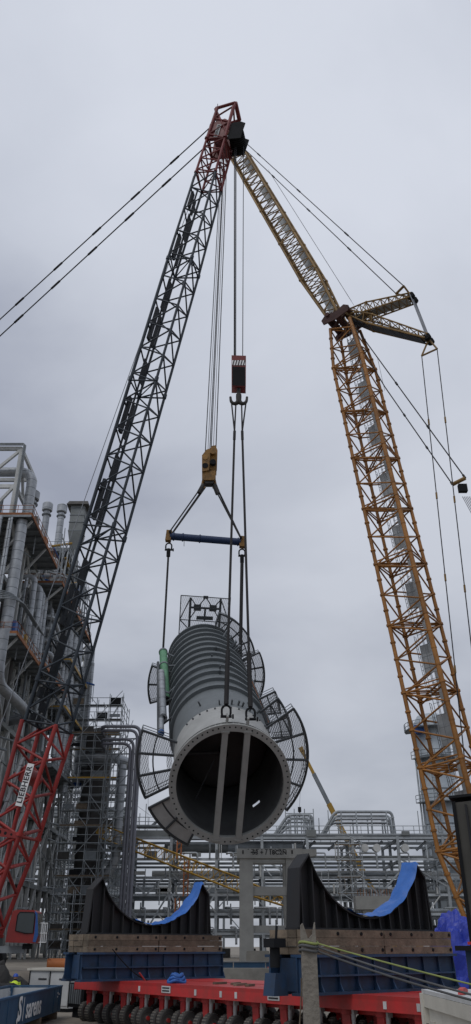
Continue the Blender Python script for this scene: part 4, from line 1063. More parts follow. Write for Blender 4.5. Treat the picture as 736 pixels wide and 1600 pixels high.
# ------------------------------------------------------------------ middle ground
def concrete_frame():
    Yq = 75.0; p = lambda x, y: at(x, y, Yq)
    T = thing('concrete_portal', 'pale precast concrete portal frame with stencilled top beam behind the saddles', 'concrete frame', (p(420, 1500).x, Yq, TZ))
    zt = p(420, 1326).z; zb = p(420, 1341).z
    for x0, x1 in ((374.5, 396), (449, 470)):
        a, b = p(x0, 1420).x, p(x1, 1420).x
        for dy in (0, 5.0): MB().box(((a+b)/2, Yq+.6+dy, (zb+TZ-.4)/2), (b-a, 1.2, zb-TZ+.4)).obj('column', M_conc, T)
    a, b = p(370, 1333).x, p(472, 1333).x
    bm = MB().box(((a+b)/2, Yq+.55, (zt+zb)/2), (b-a, 1.4, zt-zb)).obj('top_beam', M_conc, T)
    MB().box(((a+b)/2, Yq+5.6, (zt+zb)/2), (b-a, 1.4, zt-zb)).obj('top_beam', M_conc, T)
    for x in (a+.6, b-.6): MB().box((x, Yq+3.1, (zt+zb)/2), (.9, 3.7, zt-zb-.1)).obj('side_beam', M_conc, T)
    for y0, y1 in ((1385, 1399), (1446, 1457)):
        MB().box(((a+b)/2, Yq+.6, (p(0, y0).z+p(0, y1).z)/2), (b-a-1.6, .9, p(0, y0).z-p(0, y1).z)).obj('tie_beam', M_conc, T)
    MB().prism([(0, 0), (1.3, .25), (1.3, .75), (0, .75)], (b, Yq, zb), X, Z, Y_, 1.1).obj('corbel', M_conc, T)
    text_mb('53 + / 18C2N', .5, (p(421, 1332).x, Yq-.16, p(421, 1332).z-.02), X, Z, .006).obj('lettering', M_text, bm)
    MB().box((p(397, 1332).x, Yq-.16, p(0, 1332).z), (.6, .01, .1)).obj('lettering_dash', M_text, bm)
    for i in range(9): MB().box((p(388+i*7, 1327).x, Yq-.16, p(0, 1325.5).z-.1), (.26 if i % 3 else .12, .01, .05)).obj('stencil_mark', M_text, bm)
    for x in (a+.55, b-.9): MB().box((x, Yq-.165, (zt+zb)/2+.1), (.12, .02, .3)).obj('lifting_pocket', M_text, bm)
concrete_frame()
def pier():
    Yq = 82.0; p = lambda x, y: at(x, y, Yq); T = thing('concrete_pier', 'unfinished concrete pier with rebar spikes seen through the right saddle', 'pier', (p(590, 1450).x, Yq, TZ))
    a, b, zt, zb = p(555, 1400).x, p(652, 1400).x, p(0, 1400).z, p(0, 1421).z
    cap = MB().box(((a+b)/2, Yq+.7, (zt+zb)/2), (b-a, 1.6, zt-zb)).obj('pier_cap', M_conc, T)
    for x0, x1 in ((568, 589), (626, 646)): MB().box((p((x0+x1)/2, 1430).x, Yq+.7, (zb+TZ-.4)/2), (p(x1, 1430).x-p(x0, 1430).x, 1.1, zb-TZ+.4)).obj('pier_leg', M_conc, T)
    for i in range(20):
        x = a+.3+(b-a-.6)*i/19; bar('rebar', (x, Yq+.3, zt-.1), (x+random.uniform(-.03, .03), Yq+.3, zt+.55+random.uniform(0, .1)), .025, M_rust, cap)
pier()
def midground():
    # blue beam on the ground, cone, blocks
    p = at(420, 1515, 58.5); zz = ground_z(2, 59)
    T = thing('ground_beam', 'long dark blue steel beam lying beyond the red trailer', 'beam', (2.0, 59.0, TZ))
    for i in range(4): MB().box((-1.2+i*2.12, 59.0, TZ+.17), (2.06, .35, .46)).obj('segment', M_cont, T)
    MB().box((2.0, 59.0, TZ+.42), (8.5, .5, .05)).obj('top_flange', M_gald, T)
    b = at(419, 1521, 57.9); c = V((b.x, 57.9, ground_z(b.x, 57.9)))
    T = thing('traffic_cone', 'orange traffic cone before the dark blue beam', 'cone', c)
    MB().lathe([(.03, .15), (.7, .03), (.7, .001)], c, Z, X, Y_, 14).obj('cone', M_pink, T); MB().box(c+Z*.02, (.42, .42, .05)).obj('base', M_pink, T)
    spots = [(403, 1503, 70, 'leftmost', 1.9, 1.0), (419, 1503, 70.5, 'second from left', 1.6, .8), (441, 1503, 70, 'third from left', 2.0, .95), (456, 1503, 69, 'rightmost', 1.5, .7)]
    for x, y, Yq, lb, w, h in spots:
        q = at(x, y, Yq); b = MB(); hw = w/2; g = ground_z(q.x, Yq)
        b.prism([(-hw, -.1), (hw, -.1), (hw-.08, h), (-hw+.08, h)], (q.x, Yq-.5, g), X, Z, Y_, 1.0)
        b.obj('concrete_block', M_concd, label='pale concrete block beyond the blue beam, %s of the four' % lb, cat='concrete block', group='concrete blocks by the portal frame')
    # low slab wall between
    MB().prism([(-.2, -1.7), (11.2, -1.7), (11.2, .0), (-.2, .0)], (-1.6, 57.0, TZ+.1), X, Z, Y_, 1.2).obj('retaining_slab', M_concd, label='low concrete slab edge running behind the red trailer', cat='slab')
midground()

# ------------------------------------------------------------------ process structure (left background)
def pipe(parent, pts, r, m, name='pipe', n=12, rad=None):
    return MB().path(bend(pts, rad or r*2.2), r, n).obj(name, m, parent)
def rail_mb(pts, h=1.1, r=.035, step=1.5):
    b = MB()
    for a, c in zip(pts, pts[1:]):
        a, c = V(a), V(c); n = max(1, int((c-a).length/step))
        for hh in (h*.5, h): b.tube(a+Z*hh, c+Z*hh, r, 5)
        for i in range(n+1): q = a.lerp(c, i/n); b.tube(q, q+Z*h, r, 5)
        b.box((a+c)/2+Z*.08, ((c-a).length, .04, .16), ((c-a).normalized(), Z.cross((c-a).normalized()), Z))
    return b
def process_structure():
    T = thing('process_tower', 'multi-level grey steel process structure packed with pipes at left edge', 'structure', (-28, 94, TZ))
    xs = (-25.2, -30.5, -36); ys = (76, 83, 90, 97, 104, 111, 118, 125); lv = (9.5, 17, 24, 31, 38, 44.8)
    for x in xs:
        for y in ys:
            top = 54.2 if (y <= 83) else 45 if y < 95 else 51
            if x < -26 and y > 95: top = 45
            bar('column', (x, y, TZ-.3), (x, y, top), .42, M_strul if x > -26 else M_stru, T, h=.42, up=(0, 1, 0))
    for z in lv:
        for i, x in enumerate(xs):
            for y0, y1 in zip(ys, ys[1:]): bar('beam', (x, y0+.22, z), (x, y1-.22, z), .28, M_stru, T, h=.5)
        for y in ys:
            for x0, x1 in zip(xs, xs[1:]): bar('beam', (x0-.22, y, z-.01), (x1+.22, y, z-.01), .28, M_stru, T, h=.5)
    zl = (TZ,)+lv
    for y0, y1 in zip(ys, ys[1:]):
        for k, (z0, z1) in enumerate(zip(zl, zl[1:])):
            if (k+int(y0)) % 3 == 2 and k > 2: continue
            ym = (y0+y1)/2
            if k % 2 == 0:
                bar('brace', (-25.1, y0+.2, z0+.3), (-25.1, ym, z1-.3), .24, M_strul, T, h=.24); bar('brace', (-25.1, y1-.2, z0+.3), (-25.1, ym, z1-.3), .24, M_strul, T, h=.24)
            else:
                bar('brace', (-25.1, y0+.2, z0+.3), (-25.1, y1-.2, z1-.3), .24, M_strul, T, h=.24); bar('brace', (-25.0, y1-.2, z0+.3), (-25.0, y0+.2, z1-.3), .22, M_strul, T, h=.22)
            bar('brace', (-30.5, y0+.2, z0+.3), (-30.5, y1-.2, z1-.3), .2, M_stru, T, h=.2)
    for k, (z0, z1) in enumerate(zip(zl, zl[1:])):
        for x0, x1 in zip(xs, xs[1:]): bar('brace', (x0, 75.9, z0), (x1, 75.9, z1), .22, M_strul, T, h=.22)
    # intermediate slender columns and girts low down
    for y in (79.5, 86.5, 93.5, 100.5, 107.5, 114.5, 121.5): bar('girt_post', (-25.4, y, TZ-.3), (-25.4, y, 31), .26, M_strul, T, h=.26)
    for z in (5.5, 13, 20.5): bar('girt', (-25.3, 76, z), (-25.3, 125, z), .2, M_stru, T, h=.25)
    # decks with rust coloured edge beams
    def deck(x0, x1, y0, y1, z, edge=M_rust, rails=True, br=True):
        d = MB().box(((x0+x1)/2, (y0+y1)/2, z), (x1-x0, y1-y0, .12)).obj('deck', M_gald, T)
        bar('edge_beam', (x1, y0, z-.05), (x1, y1, z-.05), .1, edge, d, h=.34); bar('edge_beam', (x0, y0, z-.05), (x1, y0, z-.05), .1, edge, d, h=.34)
        n = int((y1-y0)/1.6)
        for i in range(n+1): bar('joist', (x0, y0+(y1-y0)*i/n, z-.2), (x1-.06, y0+(y1-y0)*i/n, z-.2), .12, M_gald, d, h=.25)
        if rails: rail_mb([(x0, y0, z+.06), (x1, y0, z+.06), (x1, y1, z+.06)]).obj('handrail', M_rust if edge is M_rust else M_gald, d)
        if br:
            for y in ys:
                if y0-.5 <= y <= y1+.5: bar('knee_brace', (-25.1, y+.3, z-3.4), (x1-.2, y+.3, z-.25), .22, M_strul, T, h=.22)
    deck(-36, -22.6, 75.2, 89, 44.9); deck(-36, -22.4, 75.4, 85.5, 31.1)
    deck(-30, -21.8, 89.4, 111, 43.0); deck(-30, -21.9, 86, 99, 31.3, edge=M_rust); deck(-30, -21.9, 99.4, 113, 30.0, edge=M_ylw); deck(-30, -22, 100, 113, 36.5, edge=M_ylw); deck(-30, -23, 96, 113, 51.0, edge=M_gald, br=False)
    deck(-30, -22.5, 98, 113, 22.5, edge=M_gald)
    # top frame
    zt = 54.2
    for a, b in (((-25.2, 76, zt), (-36, 76, zt)), ((-25.2, 76, zt), (-25.2, 83, zt)), ((-25.2, 76, 49), (-36, 76, 49)), ((-25.2, 76, 49), (-25.2, 83, 49)), ((-25.2, 83, zt), (-36, 83, zt))):
        bar('beam', a, b, .3, M_strul, T, h=.45)
    for a, b in (((-25.4, 76, zt-.3), (-28, 76, 51)), ((-28, 76, 51), (-30.4, 76, 49)), ((-25.2, 76.3, zt-.3), (-25.2, 79.5, 49)), ((-25.2, 82.7, zt-.3), (-25.2, 79.5, 49)), ((-25.4, 76, 49), (-28, 76, 45.2))):
        bar('brace', a, b, .3, M_strul, T, h=.3)
    for i in range(3): pipe(T, [(-24.9+.12*i, 75.6, 45), (-24.9+.12*i, 75.6, zt+.5-.12*i), (-36, 75.6, zt+.5-.12*i)], .07, M_gald, 'conduit', 8)
    # clad pipes
    P = lambda pts, r, nm='clad_pipe', m=M_alu, rad=None: pipe(T, pts, r, m, nm, 14, rad)
    P([(-38, 77.5, 51.9), (-23.9, 77.5, 51.9), (-23.9, 77.5, 44.6)], .58, rad=1.7)
    P([(-26.6, 74.9, 44.5), (-26.6, 74.9, 31.6)], .27); P([(-25.9, 74.9, 44.5), (-25.9, 74.9, 31.6)], .2)
    P([(-23.9, 76.2, 44.6), (-23.9, 76.2, 31.5)], .62)
    P([(-25.0, 75.2, 44.4), (-25.0, 75.2, 32)], .16); P([(-24.7, 75.0, 44.4), (-24.7, 75.0, 32)], .12)
    for i, y in enumerate((84.5, 87.4, 89.0, 90.6, 94.0, 96.0)):
        r = (.33, .4, .3, .3, .36, .22)[i]; P([(-27, y, 41.5), (-23.9, y, 41.5), (-23.9, y, 33.6-.3*i), (-23.9, y+2.6, 32.6-.3*i), (-27, y+2.6, 32.6-.3*i)], r)
    for i in range(5): P([(-27, 93+i*.3, 39.8-i*1.5), (-23.4, 93+i*.3, 39.8-i*1.5), (-23.4, 100, 38.6-i*1.5)], .36)
    P([(-23.3, 73.9, 30.8), (-23.3, 73.9, 25.4), (-22.7, 80, 25.2), (-22.7, 86, 25.2), (-26, 88, 25.2)], .55, rad=2.0)
    P([(-38, 75.2, 22), (-27.5, 75.2, 22), (-27.5, 75.2, 10)], .55)
    for i, y in enumerate((101, 102.4, 104.2, 106, 107.6, 109.2, 110.8)):
        P([(-23.2, y, 42.6), (-23.2, y, 24.0-(i % 3)*1.5)], (.3, .45, .28, .5, .3, .6, .42)[i])
    P([(-22.2, 113.5, 43), (-22.2, 113.5, 23.0)], .75); MB().lathe([(0, .001), (.25, .5), (.7, .76)], (-22.2, 113.5, 22.3), Z, X, Y_, 16).obj('pipe_end', M_bluept, T)
    P([(-21.4, 112.2, 40), (-21.4, 112.2, 25)], .3)
    for y in (81, 88, 95.5, 99, 106): P([(-26.4, y, 30.6), (-26.4, y, 2.2)], random.choice((.22, .35, .5)), m=random.choice((M_alu, M_stru, M_strul)))
    for z in (11.3, 12.2, 18.8, 19.6, 26.2, 27.3): P([(-27, 76, z), (-27, 112, z)], random.choice((.2, .3, .4)), m=random.choice((M_alu, M_stru, M_gald)))
    # stacked conduits, cable trays, equipment boxes, coloured bits
    for i in range(5): pipe(T, [(-36, 74.6, 34.6-.0*i+.22*i), (-23.2-.25*i, 74.6, 34.6+.22*i), (-22.3-.25*i, 76, 34.6+.22*i), (-22.3-.25*i, 86, 34.6+.22*i)], .07, M_gald, 'conduit', 6, .8)
    for y, z in ((77, 32.2), (79.5, 32.2), (81, 32.2), (84, 32.1), (91, 32.3), (95, 32.3), (98, 31.9), (79, 45.8), (84, 45.7)):
        bx = MB().box((-23.4, y, z), (.9, random.uniform(.7, 1.5), random.uniform(.9, 1.6)))
        bx.obj('equipment_box', random.choice((M_orange, M_bluept, M_gald, M_stru, M_ylw)), T)
    for y in (92, 94.5, 97, 99.5, 102):
        bar('scaffold_board', (-22.4, y, 47.2+random.uniform(-1.2, 1.2)), (-22.4, y+2.2, 47.4), .4, M_ylw if y < 98 else M_bluept, T, h=.12)
    for i in range(16):
        y = 90+i*1.45; z = 43.2; bar('scaffold_tube', (-22.3, y, z), (-22.3+random.uniform(-.2, .2), y+random.uniform(-1.5, 1.5), z+random.uniform(4, 8)), .07, M_gal, T)
    for i in range(26):
        y = random.uniform(76, 112); z = random.uniform(24, 44); bar('tray_post', (-23.3, y, z), (-23.3, y, z+random.uniform(2, 5)), .1, random.choice((M_gald, M_gal, M_stru)), T, h=.1)
    for i in range(40):
        y = random.uniform(76, 112); z = random.uniform(4, 48); bar('small_pipe', (-24.3-random.random()*4, y, z), (-24.3-random.random()*.2, y+random.uniform(2, 6), z), random.uniform(.06, .16), random.choice((M_gald, M_gal, M_alu, M_stru)), T)
    for x in (-36, -30.5):                                   # vertical oxide-red ladder cages at the front
        for o in (-.3, .3): bar('ladder_stile', (x+3.3+o, 74.8, 24), (x+3.3+o, 74.8, 45), .06, M_rust, T)
    bar('rust_post', (-27.8, 74.7, 31), (-27.8, 74.7, 44), .5, M_orange, T, h=.3)
    bar('rust_post', (-27.3, 74.4, 24), (-27.3, 74.4, 31), .5, M_orange, T, h=.3)
    # truss frames and loose scaffold carried above the rear decks
    for z in (45.6, 47.6, 49.6): bar('truss_rail', (-22.6, 90, z), (-22.6, 112, z), .14, M_gal, T, h=.14)
    for i in range(12):
        y = 90+i*1.9; bar('truss_brace', (-22.6, y, 43.2), (-22.6, y+1.9, 49.6 if i % 2 else 46), .11, M_gal, T, h=.11); bar('truss_post', (-22.7, y, 43), (-22.7, y, 50.2-(i % 3)*1.2), .12, M_gald, T, h=.12)
    for y in (91, 96, 101.5): pipe(T, [(-26, y, 47), (-23.2, y, 47), (-23.2, y, 43.4), (-23.2, y+3, 43.4)], .28, M_alu, 'clad_pipe')
    # crowded small bore runs on every bay of the right face
    for k in range(46):
        y = random.uniform(77, 123); z0 = random.choice((2.0, 9.8, 17.3, 24.3)); x = random.uniform(-27.5, -24.6)
        bar('riser', (x, y, z0), (x, y, z0+random.uniform(4, 7)), random.choice((.09, .14, .2, .28)), random.choice((M_alu, M_gal, M_gald, M_strul, M_stru)), T)
    for k in range(36):
        z = random.uniform(3, 30); y = random.uniform(76, 112); x = random.uniform(-28.5, -25.6)
        bar('header', (x, y, z), (x, y+random.uniform(5, 12), z), random.choice((.1, .16, .25)), random.choice((M_alu, M_gal, M_gald, M_stru)), T)
    for z in (9.6, 17.1, 24.1): MB().box((-30.6, 100.5, z), (10.4, 49, .1)).obj('floor_plate', M_gald, T)
    for y in (98, 106, 114, 121): MB().box((-33, y, 13), (1.0, 6.5, 22)).obj('equipment_panel', random.choice((M_gald, M_stru)), T)
    for k in range(14):
        y = random.uniform(96, 122); bar('valve_wheel', (-24.6, y, random.uniform(4, 30)), (-24.5, y, random.uniform(4, 30)*0+random.uniform(4, 30)), .12, random.choice((M_ylw, M_bluept, M_rust)), T) if False else None
    for k in range(60):
        y = random.uniform(76, 123); x = random.uniform(-29, -24.2); z0 = random.choice((31.4, 31.4, 24.5, 38.3)); bar('riser', (x, y, z0), (x, y, z0+random.uniform(5, 12)), random.choice((.1, .16, .22, .3)), random.choice((M_alu, M_alu, M_gal, M_gald, M_stru, M_brown)), T)
    for k in range(40):
        y = random.uniform(89, 112); x = random.uniform(-29, -23.0); z = random.uniform(43.5, 50.5); q = random.uniform(1.5, 4)
        bar('roof_pipe', (x, y, z), (x+random.choice((0, 0, q)), y+q, z+random.choice((0, 0, 1.5))), random.choice((.07, .1, .16, .22)), random.choice((M_alu, M_gal, M_gald, M_stru, M_ylw, M_bluept)), T)
    for k in range(10): bar('roof_post', (-26.5, 89.5+k*2.3, 43), (-26.5, 89.5+k*2.3, 50.6), .2, M_strul, T, h=.2)
    for z in (45.5, 48, 50.5): bar('roof_beam', (-26.4, 89, z), (-26.4, 112, z), .18, M_stru, T, h=.3)
    # inner dark vessels fill the bays
    for y, r in ((80, 1.9), (93, 2.1), (103, 1.8)):
        MB().tube((-28.2, y, 12), (-28.2, y, 29.5), r, 24).obj('drum', M_stru, T)
        MB().tube((-28.4, y, 33), (-28.4, y, 42), r*.9, 24).obj('drum', M_gald, T)
    for y0, y1, z0, z1 in ((77, 82, 2.0, 8), (84, 89, 2.0, 9), (98, 103, 10, 16), (91, 96, 18, 23), (105, 110, 2, 8), (77, 82, 25, 30), (98, 110, 31, 36)):
        MB().box((-31, (y0+y1)/2, (z0+z1)/2), (1.0, y1-y0, z1-z0)).obj('equipment_panel', M_gald, T)
    # vents on the roof
    for (x, y, Yq, r, lb) in ((52, 770, 84, .85, 'tallest, beside the big elbow'), (75, 788, 92, .7, 'middle'), (97.5, 791, 97, .72, 'rightmost')):
        q = at(x, y, Yq); z0 = 44.9 if Yq < 90 else 43; z0 = 51.06 if Yq > 96 else z0
        Vt = thing('roof_vent', 'grey capped round roof vent on the process structure, %s' % lb, 'vent', (q.x, Yq, z0), 'roof vents')
        MB().tube((q.x, Yq, z0), (q.x, Yq, q.z-.4), r*.65, 18).obj('stack', M_alu, Vt)
        MB().lathe([(-1.1, r*.8), (-1.0, r), (0, r), (.15, r*.85), (.15, .001)], q, Z, X, Y_, 22).obj('cap', M_alu, Vt)
        MB().lathe([(-1.75, r*.72), (-1.75, r*.9), (-1.6, r*.9), (-1.6, r*.72)], q, Z, X, Y_, 22).obj('band', M_gald, Vt)
    Yq = 101; a, b = at(107, 795, Yq), at(141, 795, Yq); z = a.z
    Hd = thing('intake_hood', 'grey tapered intake hood duct beside the crane boom', 'duct', ((a.x+b.x)/2, Yq, 43.06))
    cx = (a.x+b.x)/2; w = (b.x-a.x)/2
    MB().add([(cx-w, Yq-1.5, z), (cx+w, Yq-1.5, z), (cx+w, Yq+1.5, z), (cx-w, Yq+1.5, z), (cx-w*.8, Yq-1.3, z+.6), (cx+w*.9, Yq-1.3, z+.6), (cx+w*.9, Yq+1.3, z+.6), (cx-w*.8, Yq+1.3, z+.6)], [(3, 2, 1, 0), (4, 5, 6, 7), (0, 1, 5, 4), (1, 2, 6, 5), (2, 3, 7, 6), (3, 0, 4, 7)]).obj('hood', M_brown, Hd)
    MB().box((cx, Yq, z-2.2), (w*1.25, 2.0, 4.4)).obj('duct', M_stru, Hd)
    for zz in (-.4, -1.6, -2.8, -4.2): MB().box((cx, Yq, z+zz), (w*1.25+.12, 2.12, .12)).obj('duct_stiffener', M_gald, Hd)
    q = z-4.4; MB().add([(cx-w*.62, Yq-1.2, q), (cx+w*.62, Yq-1.2, q), (cx+w*.62, Yq+1.2, q), (cx-w*.62, Yq+1.2, q), (cx-w*.3, Yq-.7, q-3), (cx+w*.3, Yq-.7, q-3), (cx+w*.3, Yq+.7, q-3), (cx-w*.3, Yq+.7, q-3)], [(0, 1, 2, 3), (7, 6, 5, 4), (4, 5, 1, 0), (5, 6, 2, 1), (6, 7, 3, 2), (7, 4, 0, 3)]).obj('transition', M_stru, Hd)
    MB().box((cx, Yq, (q-3+43.06)/2), (w*.6, 1.4, q-3-43.06)).obj('leg_duct', M_stru, Hd)
process_structure()

# ------------------------------------------------------------------ scaffolded column
def scaffold_column():
    cx, cy, R = -19.6, 113.0, 1.9
    Cc = thing('process_column', 'dark process column wrapped in scaffolding left of the pipe loop', 'column', (cx, cy, TZ))
    MB().lathe([(TZ-.2, R), (29, R), (30.2, R*.7), (30.7, .001)], (cx, cy, 0), Z, X, Y_, 28).obj('shell', M_brown, Cc, smooth=True)
    for z in (8, 14, 20, 25.5): MB().lathe([(z, R), (z, R+.18), (z+.3, R+.18), (z+.3, R)], (cx, cy, 0), Z, X, Y_, 28).obj('band', M_gald, Cc)
    zr = 25.6; pts = [V((cx+.9+(R+1.6)*math.cos(t), cy-.3+(R+1.6)*math.sin(t), zr)) for t in [math.radians(205+i*9) for i in range(22)]]
    MB().path(pts, .62, 14).obj('ring_duct', M_alu, Cc)
    pipe(Cc, [(cx+4.0, cy-3.1, zr-.8), (cx+4.0, cy-3.1, 12.5), (cx+2.5, cy-3.1, 10.5)], .62, M_alu, 'down_pipe', 14)
    d = MB().box((cx+4.6, cy-2.5, 14.3), (3.2, 4.2, .15)).obj('platform', M_gald, Cc)
    rail_mb([(cx+3.0, cy-4.6, 14.4), (cx+6.2, cy-4.6, 14.4), (cx+6.2, cy-.4, 14.4)]).obj('handrail', M_gald, d)
    bar('platform_brace', (cx+2.2, cy-2.5, 11.5), (cx+6, cy-2.5, 14.1), .16, M_gald, d, h=.16)
    d = MB().box((cx+4.2, cy-2.5, 6.4), (3.4, 4.2, .15)).obj('platform', M_strul, Cc)
    rail_mb([(cx+2.6, cy-4.6, 6.5), (cx+5.9, cy-4.6, 6.5), (cx+5.9, cy-.4, 6.5)]).obj('handrail', M_gald, d)
    bar('platform_brace', (cx+2.2, cy-2.5, 4.0), (cx+5.6, cy-2.5, 6.3), .16, M_strul, d, h=.16)
    for k in range(14):
        z = 4+k*1.9; a = random.uniform(-2.4, -.4); bar('nozzle', (cx+R*math.cos(a)*.9, cy+R*math.sin(a)*.9, z), (cx+(R+1)*math.cos(a), cy+(R+1)*math.sin(a), z), .3, random.choice((M_gald, M_alu)), Cc)
    Sc = thing('scaffold', 'tall tube scaffold tower around the dark process column', 'scaffold', (cx, cy, TZ))
    x0, x1, y0, y1 = cx-3.4, cx+3.6, cy-4.6, cy+3.6
    xs = [x0+(x1-x0)*i/4 for i in range(5)]; ys = [y0, y0+1.2, cy+2.4, y1]
    top = 33.6
    for x in xs:
        for y in (y0, y0+1.2, y1): bar('standard', (x, y, TZ-.1), (x, y, top+random.uniform(-.3, .9)), .055, M_gal, Sc)
    for x in (x0, x1):
        for y in (cy-1.5, cy+1.2): bar('standard', (x, y, TZ-.1), (x, y, top), .055, M_gal, Sc)
    lv = [TZ+1.0+i*2.0 for i in range(16)]
    for k, z in enumerate(lv):
        for y in (y0, y0+1.2): bar('ledger', (x0-.3, y, z), (x1+.3, y, z), .05, M_gal, Sc); 
        bar('ledger', (x0-.3, y0, z+1.0), (x1+.3, y0, z+1.0), .045, M_gal, Sc)
        for x in (x0, x1): bar('transom', (x, y0-.3, z), (x, y1+.3, z), .05, M_gal, Sc); bar('transom', (x, y0-.3, z+1), (x, y1+.3, z+1), .045, M_gal, Sc)
        if k % 2 == 0 or k > 12:
            n = 3
            for i in range(n):
                xa = x0+(x1-x0)*i/n; bar('scaffold_board', (xa+.05, y0+.6, z+.07), (xa+(x1-x0)/n-.05, y0+.6, z+.07), 1.0, random.choice((M_timber, M_gald, M_gald, M_ylw)), Sc, h=.06)
        a, b = (x0, x1) if k % 2 else (x1, x0)
        j = k % 4; bar('brace', (xs[j], y0-.06, z), (xs[j+1], y0-.06, z+2), .045, M_gal, Sc); bar('brace', (xs[(j+2) % 4], y0-.06, z+2), (xs[(j+2) % 4+1], y0-.06, z), .045, M_gal, Sc)
        bar('brace', (x1, y0, z), (x1, y0+1.2, z+2), .045, M_gal, Sc)
        if k % 3 == 1: bar('toe_board', (x0, y0-.05, z+.15), (x1, y0-.05, z+.15), .04, random.choice((M_ylw, M_timber)), Sc, h=.2)
    for k in range(44):
        a = random.choice(xs); z = random.uniform(TZ, 30); y = random.choice((y0, y0+1.2, cy-1.5, cy+1.2)); L_ = random.uniform(1.5, 4.5)
        bar('tie_tube', (a, y, z), (a+random.uniform(-2.4, 2.4), y+random.uniform(-.3, .3), z+L_), .045, random.choice((M_gal, M_gald)), Sc)
    for k in range(26):
        z = random.choice(lv); a = random.choice(xs[:-1]); bar('guard_board', (a+.1, y0+.02, z+.5), (a+1.6, y0+.02, z+.5), .05, random.choice((M_gald, M_timber, M_brown, M_black)), Sc, h=random.uniform(.4, 1.1))
    lad = MB()
    for k in range(15):
        z = lv[k]; a = x1-.5 if k % 2 else x1-1.6; b = x1-1.6 if k % 2 else x1-.5
        lad.tube((a, y0+.3, z), (b, y0+.3, z+2.0), .05, 5).tube((a, y0+.75, z), (b, y0+.75, z+2.0), .05, 5)
    lad.obj('stair_flights', M_gal, Sc, kind='stuff')
    # lower wide scaffold around the foot
    S2 = thing('scaffold', 'lower scaffold bay spreading right of the scaffold tower base', 'scaffold', (cx+6, cy-5, TZ))
    for i in range(4):
        for y in (cy-6, cy-4.8): bar('standard', (cx-.5+i*2.2, y, TZ-.1), (cx-.5+i*2.2, y, 9.2-.4*i), .055, M_gal, S2)
    for z in (3.6, 5.6, 7.6):
        for y in (cy-6, cy-4.8): bar('ledger', (cx-.9, y, z), (cx+6.6, y, z), .05, M_gal, S2)
        bar('scaffold_board', (cx-.5, cy-5.4, z+.07), (cx+6.1, cy-5.4, z+.07), 1.0, random.choice((M_timber, M_gald)), S2, h=.06)
    bar('brace', (cx-.5, cy-6.06, 3.6), (cx+1.7, cy-6.06, 5.6), .045, M_gal, S2); bar('brace', (cx+6.1, cy-6.06, 3.6), (cx+3.9, cy-6.06, 5.6), .045, M_gal, S2)
    # floodlight on top
    F = thing('floodlight', 'small blue-shaded floodlight on a post above the scaffold', 'light', (cx-.6, y0, top))
    bar('post', (cx-.6, y0, top-.5), (cx-.6, y0, 35.6), .05, M_gal, F); MB().box((cx-1.1, y0, 35.7), (1.2, .4, .18), (V((.96, 0, -.28)), Y_, V((.28, 0, .96)))).obj('lamp_head', M_bluept, F)
scaffold_column()

def pipe_loop():
    Yq = 106.0
    T = thing('pipe_loop', 'four slim grey-violet pipes rising in a tall bend beside the scaffold', 'pipes', (at(200, 1480, Yq).x, Yq, TZ))
    for k, (xt, yt, xb) in enumerate(((216.5, 1135, 207), (211.5, 1141, 201.5), (205.5, 1155, 196), (200.5, 1161.5, 190.5))):
        zt = at(xt, yt, Yq).z; x = at(xt, yt+60, Yq).x; xl = at(181, yt, Yq).x
        q = Yq+.0+.02*k; pipe(T, [(x, q, TZ-.2), (x, q, zt), (xl-2, q, zt), (xl-2, q+5, zt)], .2 if k else .23, M_purple, 'pipe', 12, 1.2)
    xr = at(214, 1200, Yq).x; xl = at(196, 1200, Yq).x
    for i in range(13):
        z = 3.5+i*2.0; bar('pipe_support', (xl-2.6 if i % 2 else xl-.9, Yq+.28, z), (xr+.1, Yq+.28, z), .14, M_gald, T, h=.16)
    for x in (xl-2.6, xl-2.0): bar('support_post', (x, Yq+.5, TZ-.2), (x, Yq+.5, 27), .16, M_gald, T, h=.16)
    for i in range(6): bar('support_brace', (xl-2.3, Yq+.4, 4+i*4), (xr-.6, Yq+.4, 7.5+i*4), .1, M_gald, T, h=.1)
pipe_loop()

